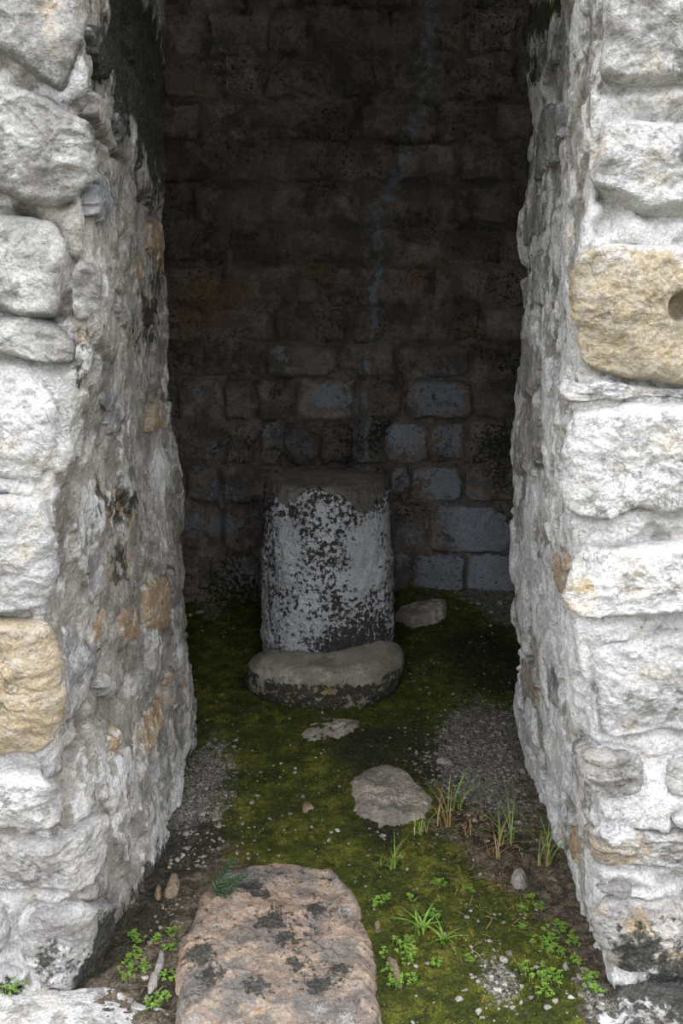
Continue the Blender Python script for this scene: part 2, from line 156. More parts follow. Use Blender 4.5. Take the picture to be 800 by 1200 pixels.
# stains, lime, ochre and moss patches: centre, radius (m), stretch in depth, stretch upwards, channel, strength
BLOBS = [
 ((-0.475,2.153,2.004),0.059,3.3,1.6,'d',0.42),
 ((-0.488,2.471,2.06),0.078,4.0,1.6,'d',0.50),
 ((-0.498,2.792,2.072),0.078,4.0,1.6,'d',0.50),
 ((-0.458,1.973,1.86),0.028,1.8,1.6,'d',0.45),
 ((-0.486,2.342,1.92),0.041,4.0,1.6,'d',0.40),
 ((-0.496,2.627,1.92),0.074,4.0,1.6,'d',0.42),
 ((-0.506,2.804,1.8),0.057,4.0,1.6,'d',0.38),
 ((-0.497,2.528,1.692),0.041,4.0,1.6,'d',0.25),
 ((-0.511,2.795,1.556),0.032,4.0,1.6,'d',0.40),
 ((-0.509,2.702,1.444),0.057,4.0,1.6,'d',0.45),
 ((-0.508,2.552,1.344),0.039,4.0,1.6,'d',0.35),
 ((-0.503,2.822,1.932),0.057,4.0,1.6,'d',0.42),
 ((-0.49,1.857,1.324),0.016,1.0,1.6,'d',0.60),
 ((-0.478,1.857,1.392),0.014,1.0,1.6,'d',0.60),
 ((-0.502,2.09,1.248),0.011,2.8,1.6,'d',0.40),
 ((-0.527,2.09,1.064),0.022,2.8,1.6,'d',0.35),
 ((-0.521,2.177,1.012),0.027,3.5,1.6,'d',0.42),
 ((-0.517,2.258,0.968),0.024,4.0,1.6,'d',0.36),
 ((-0.515,2.426,0.968),0.023,4.0,1.6,'d',0.50),
 ((-0.514,2.513,0.908),0.020,4.0,1.6,'d',0.35),
 ((-0.518,2.276,0.88),0.018,4.0,1.6,'d',0.45),
 ((-0.52,2.234,0.82),0.020,4.0,1.6,'d',0.50),
 ((-0.519,2.333,0.756),0.021,4.0,1.6,'d',0.42),
 ((-0.521,2.207,0.88),0.014,3.8,1.6,'d',0.30),
 ((-0.543,2.117,0.644),0.014,3.0,1.6,'d',0.60),
 ((-0.551,2.003,0.064),0.027,2.1,1.6,'d',0.85),
 ((-0.558,1.979,0.016),0.035,1.8,1.6,'d',0.90),
 ((-0.555,1.994,-0.064),0.032,2.0,1.6,'d',0.80),
 ((-0.581,1.898,0.024),0.022,1.2,1.6,'d',0.50),
 ((-0.63,1.85,0.08),0.033,1.0,1.6,'d',0.38),
 ((-0.643,1.85,0.276),0.025,1.0,1.6,'d',0.30),
 ((-0.599,1.856,0.128),0.040,1.0,1.6,'d',0.30),
 ((-0.525,2.162,0.432),0.016,3.4,1.6,'d',0.30),
 ((-0.5,2.702,0.38),0.020,4.0,1.6,'d',0.50),
 ((-0.727,1.85,-0.004),0.026,1.0,1.6,'d',0.80),
 ((-0.52,2.189,1.004),0.031,3.6,1.3,'o',0.40),
 ((-0.516,2.345,0.948),0.029,4.0,1.3,'o',0.40),
 ((-0.52,2.24,0.828),0.032,4.0,1.3,'o',0.50),
 ((-0.481,1.858,1.368),0.019,1.0,1.3,'o',0.50),
 ((-0.498,1.853,1.324),0.019,1.0,1.3,'o',0.40),
 ((-0.509,2.627,1.38),0.040,4.0,1.3,'o',0.25),
 ((-0.499,2.486,1.468),0.037,4.0,1.3,'o',0.25),
 ((-0.538,2.144,0.632),0.016,3.3,1.3,'o',0.40),
 ((-0.546,1.964,0.264),0.026,1.7,1.3,'o',0.40),
 ((-0.485,2.354,2.016),0.056,4.0,1.3,'m',0.25),
 ((-0.471,2.102,1.868),0.024,2.9,1.3,'m',0.45),
 ((-0.456,1.955,1.784),0.013,1.6,1.3,'m',0.35),
 ((-0.493,2.579,1.972),0.033,4.0,1.3,'m',0.25),
 ((-0.718,1.85,-0.004),0.026,1.0,1.3,'m',0.80),
 ((-0.539,2.003,0.26),0.015,2.1,1.3,'m',0.40),
 ((-0.618,1.85,1.064),0.098,1.0,1.0,'l',0.35),
 ((-0.628,1.85,0.928),0.083,1.0,1.0,'l',0.40),
 ((-0.674,1.85,0.548),0.052,1.0,1.0,'l',0.50),
 ((-0.664,1.85,0.236),0.045,1.0,1.0,'l',0.70),
 ((-0.708,1.85,0.112),0.054,1.0,1.0,'l',0.60),
 ((-0.604,1.85,1.26),0.064,1.0,1.0,'l',0.30),
 ((-0.533,2.111,0.392),0.059,3.0,1.0,'l',0.25),
 ((-0.567,1.997,0.652),0.046,2.0,1.0,'l',0.20),
 ((-0.639,1.85,0.336),0.035,1.0,1.0,'l',0.15),
 ((-0.514,2.561,0.988),0.056,4.0,1.0,'l',0.30),
 ((-0.529,2.078,1.048),0.036,2.7,1.0,'l',0.20),
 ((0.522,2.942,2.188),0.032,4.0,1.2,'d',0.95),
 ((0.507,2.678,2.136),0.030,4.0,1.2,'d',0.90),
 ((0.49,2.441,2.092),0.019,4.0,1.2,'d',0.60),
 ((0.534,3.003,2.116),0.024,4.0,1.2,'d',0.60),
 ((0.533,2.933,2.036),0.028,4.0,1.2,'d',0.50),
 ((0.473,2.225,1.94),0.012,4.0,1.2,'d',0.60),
 ((0.514,2.732,1.468),0.032,4.0,1.2,'d',0.35),
 ((0.522,2.828,1.536),0.019,4.0,1.2,'d',0.50),
 ((0.511,2.693,1.64),0.018,4.0,1.2,'d',0.40),
 ((0.527,2.903,1.344),0.020,4.0,1.2,'d',0.40),
 ((0.477,2.246,1.324),0.011,4.0,1.2,'d',0.40),
 ((0.544,1.85,1.852),0.024,1.0,1.2,'d',0.40),
 ((0.589,1.85,1.844),0.027,1.0,1.2,'d',0.40),
 ((0.487,1.85,1.836),0.015,1.0,1.2,'d',0.30),
 ((0.571,2.54,0.168),0.019,4.0,1.2,'d',0.40),
 ((0.635,1.85,0.132),0.040,1.0,1.2,'d',0.42),
 ((0.711,1.85,0.092),0.046,1.0,1.2,'d',0.40),
 ((0.609,1.85,0.092),0.029,1.0,1.2,'d',0.35),
 ((0.626,1.851,-0.024),0.033,1.0,1.2,'d',0.75),
 ((0.702,1.85,-0.036),0.046,1.0,1.2,'d',0.75),
 ((0.754,1.85,-0.016),0.046,1.0,1.2,'d',0.75),
 ((0.577,1.852,0.172),0.022,1.0,1.2,'d',0.25),
 ((0.593,2.099,-0.004),0.029,2.9,1.2,'d',0.22),
 ((0.602,2.381,-0.1),0.032,4.0,1.2,'d',0.22),
 ((0.591,1.895,-0.008),0.019,1.1,1.2,'d',0.50),
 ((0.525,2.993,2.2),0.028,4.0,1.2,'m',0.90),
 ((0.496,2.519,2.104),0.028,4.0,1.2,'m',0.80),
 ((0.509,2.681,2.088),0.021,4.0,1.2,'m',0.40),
 ((0.508,2.654,1.424),0.018,4.0,1.2,'m',0.50),
 ((0.518,2.78,1.524),0.016,4.0,1.2,'m',0.50),
 ((0.706,1.85,0.276),0.014,1.0,1.2,'m',0.70),
 ((0.604,2.501,-0.1),0.019,4.0,1.2,'m',0.40),
 ((0.505,1.85,1.796),0.059,1.0,1.0,'l',0.40),
 ((0.58,1.85,1.796),0.059,1.0,1.0,'l',0.40),
 ((0.497,1.85,1.932),0.044,1.0,1.0,'l',0.35),
 ((0.502,1.85,1.596),0.061,1.0,1.0,'l',0.50),
 ((0.595,1.85,1.596),0.061,1.0,1.0,'l',0.50),
 ((0.519,2.402,0.712),0.076,4.0,1.0,'l',0.40),
 ((0.527,2.315,0.608),0.063,4.0,1.0,'l',0.45),
 ((0.491,1.85,1.032),0.065,1.0,1.0,'l',0.50),
 ((0.605,1.85,1.032),0.065,1.0,1.0,'l',0.50),
 ((0.536,1.85,0.824),0.067,1.0,1.0,'l',0.50),
 ((0.636,1.85,0.848),0.067,1.0,1.0,'l',0.50),
 ((0.585,1.85,0.588),0.052,1.0,1.0,'l',0.40),
 ((0.561,1.85,0.444),0.053,1.0,1.0,'l',0.60),
 ((0.684,1.85,0.444),0.053,1.0,1.0,'l',0.50),
 ((0.643,1.85,0.276),0.045,1.0,1.0,'l',0.70),
 ((0.661,1.85,0.028),0.033,1.0,1.0,'l',0.70),
 ((0.596,1.85,1.356),0.022,1.0,1.0,'l',0.50),
 ((0.502,1.85,1.392),0.014,1.0,1.0,'l',0.40),
 ((0.568,1.85,1.34),0.016,1.0,1.0,'l',0.50),
 ((0.501,2.483,0.96),0.044,4.0,1.0,'l',0.40),
 ((0.528,2.624,0.688),0.059,4.0,1.0,'l',0.40),
 ((0.454,1.869,0.888),0.034,1.0,1.0,'l',0.30),
 ((0.561,2.303,0.292),0.054,4.0,1.0,'l',0.30),
 ((0.465,2.084,1.084),0.036,2.7,1.0,'l',0.40),
 ((0.523,2.0,0.492),0.034,2.0,1.0,'l',0.30),
 ((0.463,1.854,0.96),0.026,1.0,1.0,'o',0.45),
 ((0.481,1.851,0.912),0.020,1.0,1.0,'o',0.50),
 ((0.556,2.003,0.24),0.023,2.1,1.0,'o',0.40),
 ((0.6,1.85,0.356),0.032,1.0,1.0,'o',0.30),
 ((0.621,1.85,0.184),0.022,1.0,1.0,'o',0.50),
 ((0.565,2.153,0.236),0.016,3.3,1.0,'o',0.50),
 ((0.453,1.85,1.26),0.010,1.0,1.0,'o',0.30),
 ((0.546,1.85,0.68),0.026,1.0,1.0,'o',0.25),
 ((0.461,1.851,1.668),0.018,1.0,1.0,'o',0.25),
 ((0.452,1.854,1.712),0.024,1.0,1.0,'o',0.25),
 ((0.379,4.42,0.995),0.076,1.0,1.0,'l',0.66),
 ((0.473,4.42,0.995),0.076,1.0,1.0,'l',0.66),
 ((0.298,4.42,0.812),0.067,1.0,1.0,'l',0.72),
 ((0.248,4.42,0.82),0.048,1.0,1.0,'l',0.55),
 ((0.486,4.42,0.793),0.062,1.0,1.0,'l',0.77),
 ((0.27,4.42,0.617),0.058,1.0,1.0,'l',0.55),
 ((0.425,4.42,0.597),0.068,1.0,1.0,'l',0.61),
 ((0.502,4.42,0.597),0.058,1.0,1.0,'l',0.61),
 ((0.605,4.42,0.398),0.107,1.0,1.0,'l',0.83),
 ((0.684,4.42,0.378),0.098,1.0,1.0,'l',0.77),
 ((0.526,4.42,0.438),0.068,1.0,1.0,'l',0.66),
 ((0.746,4.42,0.297),0.059,1.0,1.0,'l',0.55),
 ((0.442,4.42,0.166),0.099,1.0,1.0,'l',0.83),
 ((0.495,4.42,0.133),0.069,1.0,1.0,'l',0.66),
 ((0.632,4.42,0.166),0.069,1.0,1.0,'l',0.61),
 ((0.731,4.42,0.154),0.069,1.0,1.0,'l',0.61),
 ((0.313,4.42,0.358),0.059,1.0,1.0,'l',0.44),
 ((0.268,4.42,0.236),0.030,1.0,1.0,'l',0.55),
 ((-0.057,4.42,0.992),0.043,1.0,1.0,'l',0.83),
 ((-0.106,4.42,0.984),0.033,1.0,1.0,'l',0.55),
 ((0.011,4.42,0.984),0.033,1.0,1.0,'l',0.61),
 ((-0.262,4.42,1.19),0.037,1.0,1.0,'l',0.66),
 ((-0.226,4.42,1.116),0.038,1.0,1.0,'l',0.39),
 ((-0.36,4.42,0.992),0.033,1.0,1.0,'l',0.55),
 ((-0.644,4.42,0.984),0.038,1.0,1.0,'l',0.50),
 ((-0.548,4.42,0.754),0.038,1.0,1.0,'l',0.61),
 ((-0.344,4.42,0.812),0.038,1.0,1.0,'l',0.61),
 ((-0.229,4.42,0.804),0.038,1.0,1.0,'l',0.61),
 ((-0.153,4.42,0.742),0.034,1.0,1.0,'l',0.66),
 ((-0.269,4.42,0.734),0.029,1.0,1.0,'l',0.44),
 ((-0.562,4.42,0.558),0.058,1.0,1.0,'l',0.55),
 ((-0.504,4.42,0.538),0.048,1.0,1.0,'l',0.44),
 ((-0.683,4.42,0.41),0.039,1.0,1.0,'l',0.66),
 ((-0.547,4.42,0.39),0.044,1.0,1.0,'l',0.72),
 ((-0.488,4.42,0.398),0.034,1.0,1.0,'l',0.66),
 ((-0.462,4.42,0.166),0.059,1.0,1.0,'l',0.61),
 ((-0.513,4.42,0.183),0.039,1.0,1.0,'l',0.44),
 ((-0.394,4.42,0.195),0.039,1.0,1.0,'l',0.44),
 ((-0.686,4.42,0.538),0.029,1.0,1.0,'l',0.55),
 ((-0.305,4.42,0.87),0.029,1.0,1.0,'l',0.44),
 ((0.794,4.42,0.071),0.020,1.0,1.0,'l',0.77),
 ((0.687,4.42,0.85),0.019,1.0,1.0,'l',0.22),
 ((0.637,4.42,0.617),0.029,1.0,1.0,'l',0.39),
 ((0.189,4.42,1.022),0.028,1.0,1.0,'l',0.22),
 ((0.076,4.42,1.003),0.038,1.0,1.0,'l',0.39),
 ((-0.019,4.42,0.85),0.038,1.0,1.0,'l',0.39),
 ((-0.458,4.42,0.85),0.043,1.0,1.0,'l',0.39),
 ((-0.635,4.42,0.695),0.043,1.0,1.0,'l',0.39),
 ((-0.706,4.42,0.85),0.038,1.0,1.0,'l',0.33),
 ((-0.63,4.42,1.392),0.082,1.0,1.0,'o',0.55),
 ((-0.518,4.42,1.428),0.081,1.0,1.0,'o',0.50),
 ((-0.689,4.42,1.319),0.067,1.0,1.0,'o',0.50),
 ((-0.463,4.42,1.41),0.044,1.0,1.0,'o',0.50),
 ((-0.111,4.42,1.518),0.052,1.0,1.0,'o',0.50),
 ((-0.055,4.42,1.482),0.052,1.0,1.0,'o',0.40),
 ((-0.367,4.42,1.59),0.051,1.0,1.0,'o',0.30),
 ((-0.44,4.42,1.625),0.037,1.0,1.0,'o',0.35),
 ((0.295,4.42,1.518),0.059,1.0,1.0,'o',0.35),
 ((0.441,4.42,1.554),0.051,1.0,1.0,'o',0.25),
 ((-0.219,4.42,1.696),0.044,1.0,1.0,'o',0.30),
 ((-0.644,4.42,1.22),0.030,1.0,1.0,'o',0.50),
 ((0.0,4.42,1.66),0.073,1.0,1.0,'o',0.25),
 ((-0.375,4.42,1.19),0.052,1.0,1.0,'o',0.20),
 ((-0.528,4.42,1.078),0.053,1.0,1.0,'o',0.20),
 ((0.189,4.42,1.078),0.113,1.0,1.0,'d',0.20),
 ((0.115,4.42,0.773),0.077,1.0,1.0,'d',0.45),
 ((0.191,4.42,0.85),0.057,1.0,1.0,'d',0.40),
 ((0.718,4.42,1.041),0.076,1.0,1.0,'d',0.30),
 ((0.728,4.42,0.773),0.077,1.0,1.0,'d',0.40),
 ((0.714,4.42,0.617),0.069,1.0,1.0,'d',0.40),
 ((0.272,4.42,0.458),0.047,1.0,1.0,'d',0.40),
 ((-0.483,4.098,0.0),0.223,2.0,1.0,'m',0.90),
 ((-0.227,3.536,0.0),0.195,2.0,1.0,'m',0.80),
 ((-0.283,3.036,0.0),0.170,2.0,1.0,'m',0.70),
 ((0.0,2.859,0.0),0.134,2.0,1.0,'m',0.70),
 ((0.23,3.1,0.0),0.144,2.0,1.0,'m',0.60),
 ((0.416,3.798,0.0),0.208,2.0,1.0,'m',0.90),
 ((0.609,4.208,0.0),0.152,2.0,1.0,'m',0.60),
 ((0.114,2.383,0.0),0.137,2.0,1.0,'m',0.80),
 ((-0.047,2.467,0.0),0.094,2.0,1.0,'m',0.80),
 ((-0.16,2.383,0.0),0.091,2.0,1.0,'m',0.50),
 ((0.21,2.16,0.0),0.126,2.0,1.0,'m',0.80),
 ((0.149,1.886,0.0),0.093,2.0,1.0,'m',0.90),
 ((0.318,2.03,0.0),0.099,2.0,1.0,'m',0.60),
 ((0.448,1.886,0.0),0.075,2.0,1.0,'m',0.80),
 ((-0.402,2.859,0.0),0.080,2.0,1.0,'m',0.40),
 ((-0.226,2.65,0.0),0.125,2.0,1.0,'m',0.60),
 ((0.223,4.098,0.0),0.111,2.0,1.0,'m',0.70),
 ((0.361,1.807,0.0),0.072,2.0,1.0,'m',0.90),
 ((0.214,1.782,0.0),0.071,2.0,1.0,'m',0.90),
 ((-0.464,3.62,0.0),0.133,2.0,1.0,'m',0.70),
 ((0.427,3.305,0.0),0.122,2.0,1.0,'m',0.50),
 ((0.062,3.379,0.0),0.062,2.0,1.0,'m',0.60),
 ((-0.465,1.97,0.0),0.043,2.0,1.0,'m',0.50),
 ((-0.162,2.888,0.0),0.108,2.0,1.0,'m',0.50),
 ((0.436,2.916,0.0),0.109,2.0,1.0,'l',0.70),
 ((0.576,3.1,0.0),0.086,2.0,1.0,'l',0.70),
 ((0.499,3.165,0.0),0.088,2.0,1.0,'l',0.50),
 ((0.484,2.7,0.0),0.076,2.0,1.0,'l',0.50),
 ((-0.408,2.7,0.0),0.102,2.0,1.0,'l',0.50),
 ((-0.447,2.467,0.0),0.082,2.0,1.0,'l',0.55),
 ((-0.468,2.195,0.0),0.064,2.0,1.0,'l',0.35),
 ((-0.417,2.975,0.0),0.069,2.0,1.0,'l',0.40),
 ((0.348,2.859,0.0),0.080,2.0,1.0,'l',0.50),
 ((0.331,3.62,0.0),0.083,2.0,1.0,'l',0.40),
 ((0.344,1.872,0.0),0.041,2.0,1.0,'l',0.80),
 ((0.547,1.833,0.0),0.036,2.0,1.0,'l',0.70),
 ((0.78,4.324,0.0),0.117,2.0,1.0,'l',0.70),
 ((0.644,4.47,0.0),0.101,2.0,1.0,'l',0.60),
 ((-0.593,4.384,0.0),0.079,2.0,1.0,'l',0.60),
 ((-0.059,3.165,0.0),0.053,2.0,1.0,'l',0.30),
 ((0.567,3.894,0.0),0.142,2.0,1.0,'d',0.80),
 ((0.597,3.62,0.0),0.083,2.0,1.0,'d',0.60),
 ((0.222,2.975,0.0),0.097,2.0,1.0,'d',0.70),
 ((0.055,2.946,0.0),0.069,2.0,1.0,'d',0.70),
 ((-0.121,2.556,0.0),0.073,2.0,1.0,'d',0.40),
 ((-0.388,2.383,0.0),0.068,2.0,1.0,'d',0.60),
 ((-0.481,2.267,0.0),0.066,2.0,1.0,'d',0.60),
 ((0.118,2.467,0.0),0.059,2.0,1.0,'d',0.60),
 ((-0.463,2.061,0.0),0.050,2.0,1.0,'d',0.60),
 ((0.34,2.556,0.0),0.061,2.0,1.0,'d',0.50),
 ((0.457,2.383,0.0),0.068,2.0,1.0,'d',0.40),
 ((-0.388,1.859,0.0),0.033,2.0,1.0,'d',0.60),
 ((-0.163,2.446,0.0),0.058,2.0,1.0,'o',0.60),
 ((-0.278,2.425,0.0),0.058,2.0,1.0,'o',0.50),
 ((0.294,2.16,0.0),0.063,2.0,1.0,'o',0.50),
 ((0.419,2.16,0.0),0.063,2.0,1.0,'o',0.60),
 ((0.249,1.941,0.0),0.057,2.0,1.0,'o',0.40),
 ((0.363,2.061,0.0),0.050,2.0,1.0,'o',0.40),
 ((-0.144,3.1,0.0),0.052,2.0,1.0,'o',0.40),
 ((0.534,2.556,0.0),0.049,2.0,1.0,'o',0.40),
 ((-0.369,1.859,0.0),0.026,2.0,1.0,'o',0.50),
 ((0.0,2.751,0.0),0.031,2.0,1.0,'o',0.50),
]
# open joints: wall, line on the surface, half width, depth
GROOVES = [
 ('L', [(-0.201,1.864),(-0.144,1.848),(-0.072,1.816),(-0.021,1.784),(0.12,1.768),(0.456,1.748),(0.699,1.696),(0.966,1.664)], 0.01, 0.035),
 ('L', [(-0.228,1.448),(-0.126,1.432),(-0.066,1.416),(-0.042,1.428)], 0.007, 0.02),
 ('L', [(-0.219,1.36),(-0.111,1.352),(-0.057,1.336),(-0.006,1.34)], 0.008, 0.025),
 ('L', [(0.198,0.28),(0.162,0.244),(0.105,0.232),(0.057,0.212)], 0.012, 0.045),
 ('L', [(-0.162,1.62),(-0.117,1.604)], 0.01, 0.03),
 ('L', [(0.087,0.524),(0.15,0.532),(0.219,0.536)], 0.008, 0.02),
 ('L', [(-0.006,0.388),(0.039,0.388),(0.066,0.436)], 0.006, 0.02),
 ('L', [(0.453,0.668),(0.513,0.692)], 0.01, 0.03),
 ('L', [(-0.042,1.532),(-0.045,1.468),(-0.036,1.424)], 0.006, 0.02),
 ('L', [(-0.009,1.4),(0.075,1.356),(0.201,1.288),(0.321,1.172)], 0.007, 0.02),
 ('R', [(-0.006,1.82),(-0.036,1.812),(-0.072,1.82),(-0.159,1.82),(-0.249,1.824)], 0.007, 0.02),
 ('R', [(-0.003,1.648),(-0.054,1.636),(-0.084,1.612),(-0.114,1.604),(-0.177,1.608),(-0.27,1.608)], 0.008, 0.03),
 ('R', [(0.009,1.328),(-0.099,1.316),(-0.207,1.296),(-0.3,1.3)], 0.008, 0.025),
 ('R', [(0.093,1.848),(0.063,1.892),(0.012,1.944)], 0.007, 0.02),
 ('R', [(0.192,1.624),(0.159,1.564),(0.219,1.492)], 0.007, 0.02),
 ('R', [(0.087,1.74),(0.135,1.788),(0.051,1.812)], 0.008, 0.025),
 ('R', [(-0.009,0.596),(-0.036,0.592),(-0.117,0.604),(-0.288,0.604)], 0.006, 0.018),
 ('R', [(-0.009,0.3),(-0.075,0.296),(-0.171,0.312),(-0.276,0.316)], 0.006, 0.018),
 ('R', [(-0.024,0.252),(-0.069,0.248),(-0.084,0.256)], 0.01, 0.03),
 ('R', [(0.528,0.192),(0.51,0.152),(0.474,0.136)], 0.012, 0.04),
 ('R', [(0.369,0.592),(0.321,0.568),(0.285,0.556)], 0.009, 0.03),
 ('R', [(0.06,0.828),(-0.03,0.844),(-0.15,0.848)], 0.005, 0.012),
 ('R', [(-0.108,1.064),(-0.15,1.056),(-0.213,1.056),(-0.312,1.056)], 0.006, 0.015),
 ('R', [(-0.117,0.264),(-0.171,0.276)], 0.01, 0.03),
]
ROCKS = [
 ('boulder', [(-0.373,1.927),(-0.371,2.015),(-0.354,2.084),(-0.351,2.167),(-0.336,2.23),(-0.291,2.289),(-0.222,2.312),(-0.13,2.324),(-0.04,2.32),(0.009,2.252),(0.046,2.153),(0.068,2.061),(0.082,1.941),(0.081,1.846),(0.083,1.758),(0.082,1.622),(0.031,1.522),(-0.153,1.485),(-0.292,1.541),(-0.334,1.665),(-0.344,1.782),(-0.362,1.859)], dict(H=0.04, kind_='pink')),
 ('stone', [(0.01,2.71),(0.053,2.81),(0.134,2.859),(0.202,2.826),(0.246,2.72),(0.273,2.621),(0.256,2.547),(0.195,2.493),(0.123,2.48),(0.06,2.529),(0.02,2.574),(0.032,2.641)], dict(H=0.032, kind_='grey')),
 ('slab', [(-0.155,3.024),(-0.123,3.152),(-0.045,3.227),(0.06,3.22),(0.094,3.165),(0.034,3.049),(-0.05,2.993),(-0.134,2.987)], dict(H=0.012, kind_='flat')),
 ('ochre', [(-0.125,2.641),(-0.096,2.66),(-0.069,2.621),(-0.078,2.579),(-0.113,2.579)], dict(H=0.02, kind_='ochre')),
 ('shard', [(-0.42,1.843),(-0.42,1.913),(-0.413,1.982),(-0.398,1.976),(-0.393,1.913),(-0.401,1.843)], dict(H=0.018, kind_='shard')),
 ('shard2', [(0.073,2.084),(0.092,2.09),(0.104,2.036),(0.091,2.012),(0.076,2.036)], dict(H=0.016, kind_='brown')),
 ('shard3', [(0.099,1.976),(0.119,1.953),(0.143,1.899),(0.136,1.843),(0.121,1.838),(0.106,1.913)], dict(H=0.016, kind_='brown')),
 ('lump', [(0.423,2.248),(0.444,2.282),(0.471,2.282),(0.479,2.245),(0.464,2.209),(0.435,2.202)], dict(H=0.02, kind_='lump')),
 ('chip', [(0.483,1.924),(0.504,1.936),(0.511,1.908),(0.487,1.894)], dict(H=0.02, kind_='chip')),
 ('chip2', [(0.294,2.911),(0.334,2.928),(0.368,2.893),(0.344,2.871),(0.302,2.882)], dict(H=0.015, kind_='chip')),
 ('soilstone', [(-0.449,2.188),(-0.446,2.267),(-0.43,2.305),(-0.403,2.245),(-0.403,2.188),(-0.426,2.174)], dict(H=0.012, kind_='soil')),
 ('soilstone2', [(-0.45,2.167),(-0.448,2.23),(-0.468,2.245),(-0.471,2.188)], dict(H=0.01, kind_='soil')),
]
GRASS = [(0.324, 2.593, 0.13, 14, 'g', 'bushy green grass tuft beside the half buried grey rock'), (0.285, 2.489, 0.1, 12, 'd', 'wide dry brown grass tuft at the edge of the grey rock'), (0.349, 2.476, 0.07, 8, 'd', 'small dry grass tuft between two green grass tufts'), (0.444, 2.416, 0.13, 14, 'g', 'green grass tuft in bare soil above the round mortar lump'), (0.395, 2.351, 0.07, 8, 'd', 'low dry grass tuft at the foot of the soil grass'), (0.121, 2.286, 0.08, 8, 'g', 'thin grass tuft alone in moss before the grey rock'), (0.534, 2.336, 0.13, 12, 'g', 'green grass tuft leaning against the foot of right jamb'), (0.215, 2.446, 0.06, 7, 'g', 'tiny grass tuft at the front edge of grey rock')]
LEAFY = [(0.179, 2.036, 0.075), (0.24, 2.006, 0.07)]
WEED = [(0.137, 1.994, 0.045, 0), (0.159, 1.976, 0.045, 0), (0.146, 1.947, 0.04, 0), (0.104, 1.913, 0.03, 0), (0.114, 1.859, 0.035, 0), (0.149, 1.88, 0.025, 0), (0.093, 1.976, 0.025, 0), (0.083, 2.126, 0.03, 0), (0.105, 2.153, 0.025, 0), (0.246, 2.212, 0.03, 3), (0.312, 2.188, 0.025, 3), (0.214, 2.093, 0.03, 3), (0.214, 1.941, 0.025, 3), (0.287, 1.941, 0.02, 3), (0.168, 2.16, 0.02, 3), (0.479, 2.036, 0.04, 1), (0.454, 1.994, 0.045, 1), (0.481, 1.97, 0.04, 1), (0.53, 2.015, 0.035, 1), (0.493, 1.964, 0.03, 1), (0.532, 2.055, 0.03, 1), (0.481, 2.0, 0.035, 1), (0.42, 1.886, 0.05, 4), (0.447, 1.859, 0.05, 4), (0.428, 1.828, 0.04, 4), (0.467, 1.886, 0.035, 4), (0.517, 2.077, 0.03, 5), (0.434, 2.126, 0.025, 5), (0.483, 2.143, 0.025, 5), (0.427, 2.061, 0.02, 5), (0.464, 2.177, 0.02, 5), (0.533, 1.864, 0.045, 6), (0.521, 1.941, 0.03, 6), (0.55, 1.846, 0.03, 6), (0.545, 1.899, 0.03, 6), (-0.469, 1.897, 0.045, 2), (-0.444, 1.913, 0.04, 2), (-0.464, 1.964, 0.03, 2), (-0.481, 2.027, 0.025, 2), (-0.466, 2.006, 0.02, 2), (-0.472, 1.944, 0.025, 2), (-0.384, 2.046, 0.035, 7), (-0.389, 1.991, 0.03, 7), (-0.38, 1.891, 0.03, 7), (-0.375, 1.787, 0.04, 8), (-0.395, 1.777, 0.035, 8), (-0.427, 2.018, 0.025, 8), (-0.701, 1.822, 0.05, 9)]
PEB = [(-0.145, 2.993, 6), (-0.346, 2.963, 5), (0.037, 3.043, 4), (-0.144, 2.794, 5), (-0.326, 2.7, 4), (-0.358, 2.602, 4), (-0.147, 2.579, 4), (0.499, 2.52, 7), (0.474, 2.489, 6), (0.375, 2.529, 6), (0.354, 2.726, 6), (0.407, 2.794, 5), (0.366, 2.675, 5), (0.558, 3.165, 6), (0.346, 3.1, 5), (0.428, 1.782, 9), (0.563, 2.832, 8), (0.112, 2.433, 7), (-0.083, 2.497, 5), (-0.012, 2.467, 5), (-0.378, 2.343, 5), (-0.251, 2.383, 4), (-0.35, 2.446, 5), (-0.431, 1.891, 7), (-0.427, 2.061, 6), (0.17, 2.286, 5), (0.356, 1.782, 7), (0.536, 1.772, 8), (0.55, 1.807, 7), (0.52, 1.795, 8), (0.553, 1.833, 7), (0.249, 1.812, 8), (0.266, 1.846, 7), (0.283, 1.77, 9), (0.327, 1.886, 8), (0.351, 1.859, 8), (0.335, 1.838, 8), (0.374, 1.886, 7), (0.313, 1.854, 8), (0.368, 1.908, 6), (0.388, 1.859, 7), (0.297, 1.872, 6), (0.448, 1.886, 6), (-0.642, 4.312, 8), (-0.684, 4.277, 6), (0.522, 4.277, 5), (0.621, 4.3, 6), (0.72, 4.312, 6), (0.673, 4.254, 5), (0.275, 2.946, 5), (0.41, 2.626, 5), (0.166, 1.927, 5), (0.451, 1.807, 8), (0.484, 1.812, 7), (0.509, 1.828, 7), (0.324, 2.077, 5), (0.385, 2.077, 5)]
COURSES = [0.0, 0.05, 0.265, 0.498, 0.676, 0.877, 1.067, 1.22, 1.381, 1.554, 1.717, 1.883, 2.047, 2.215, 2.386, 2.56, 2.74]
JOINTS = {
 1: [-0.908, -0.743, -0.616, -0.371, -0.217, 0.0, 0.237, 0.328, 0.573, 0.822, 1.066],
 2: [-0.917, -0.734, -0.554, -0.351, -0.156, 0.02, 0.234, 0.39, 0.789, 0.996],
 3: [-0.85, -0.719, -0.549, -0.386, -0.213, 0.0, 0.213, 0.313, 0.553, 0.8, 1.005],
 4: [-0.88, -0.727, -0.551, -0.375, -0.268, -0.107, 0.057, 0.191, 0.398, 0.566, 0.792, 1.014],
 5: [-0.89, -0.727, -0.523, -0.386, -0.197, 0.068, 0.273, 0.58, 0.788, 0.985],
}
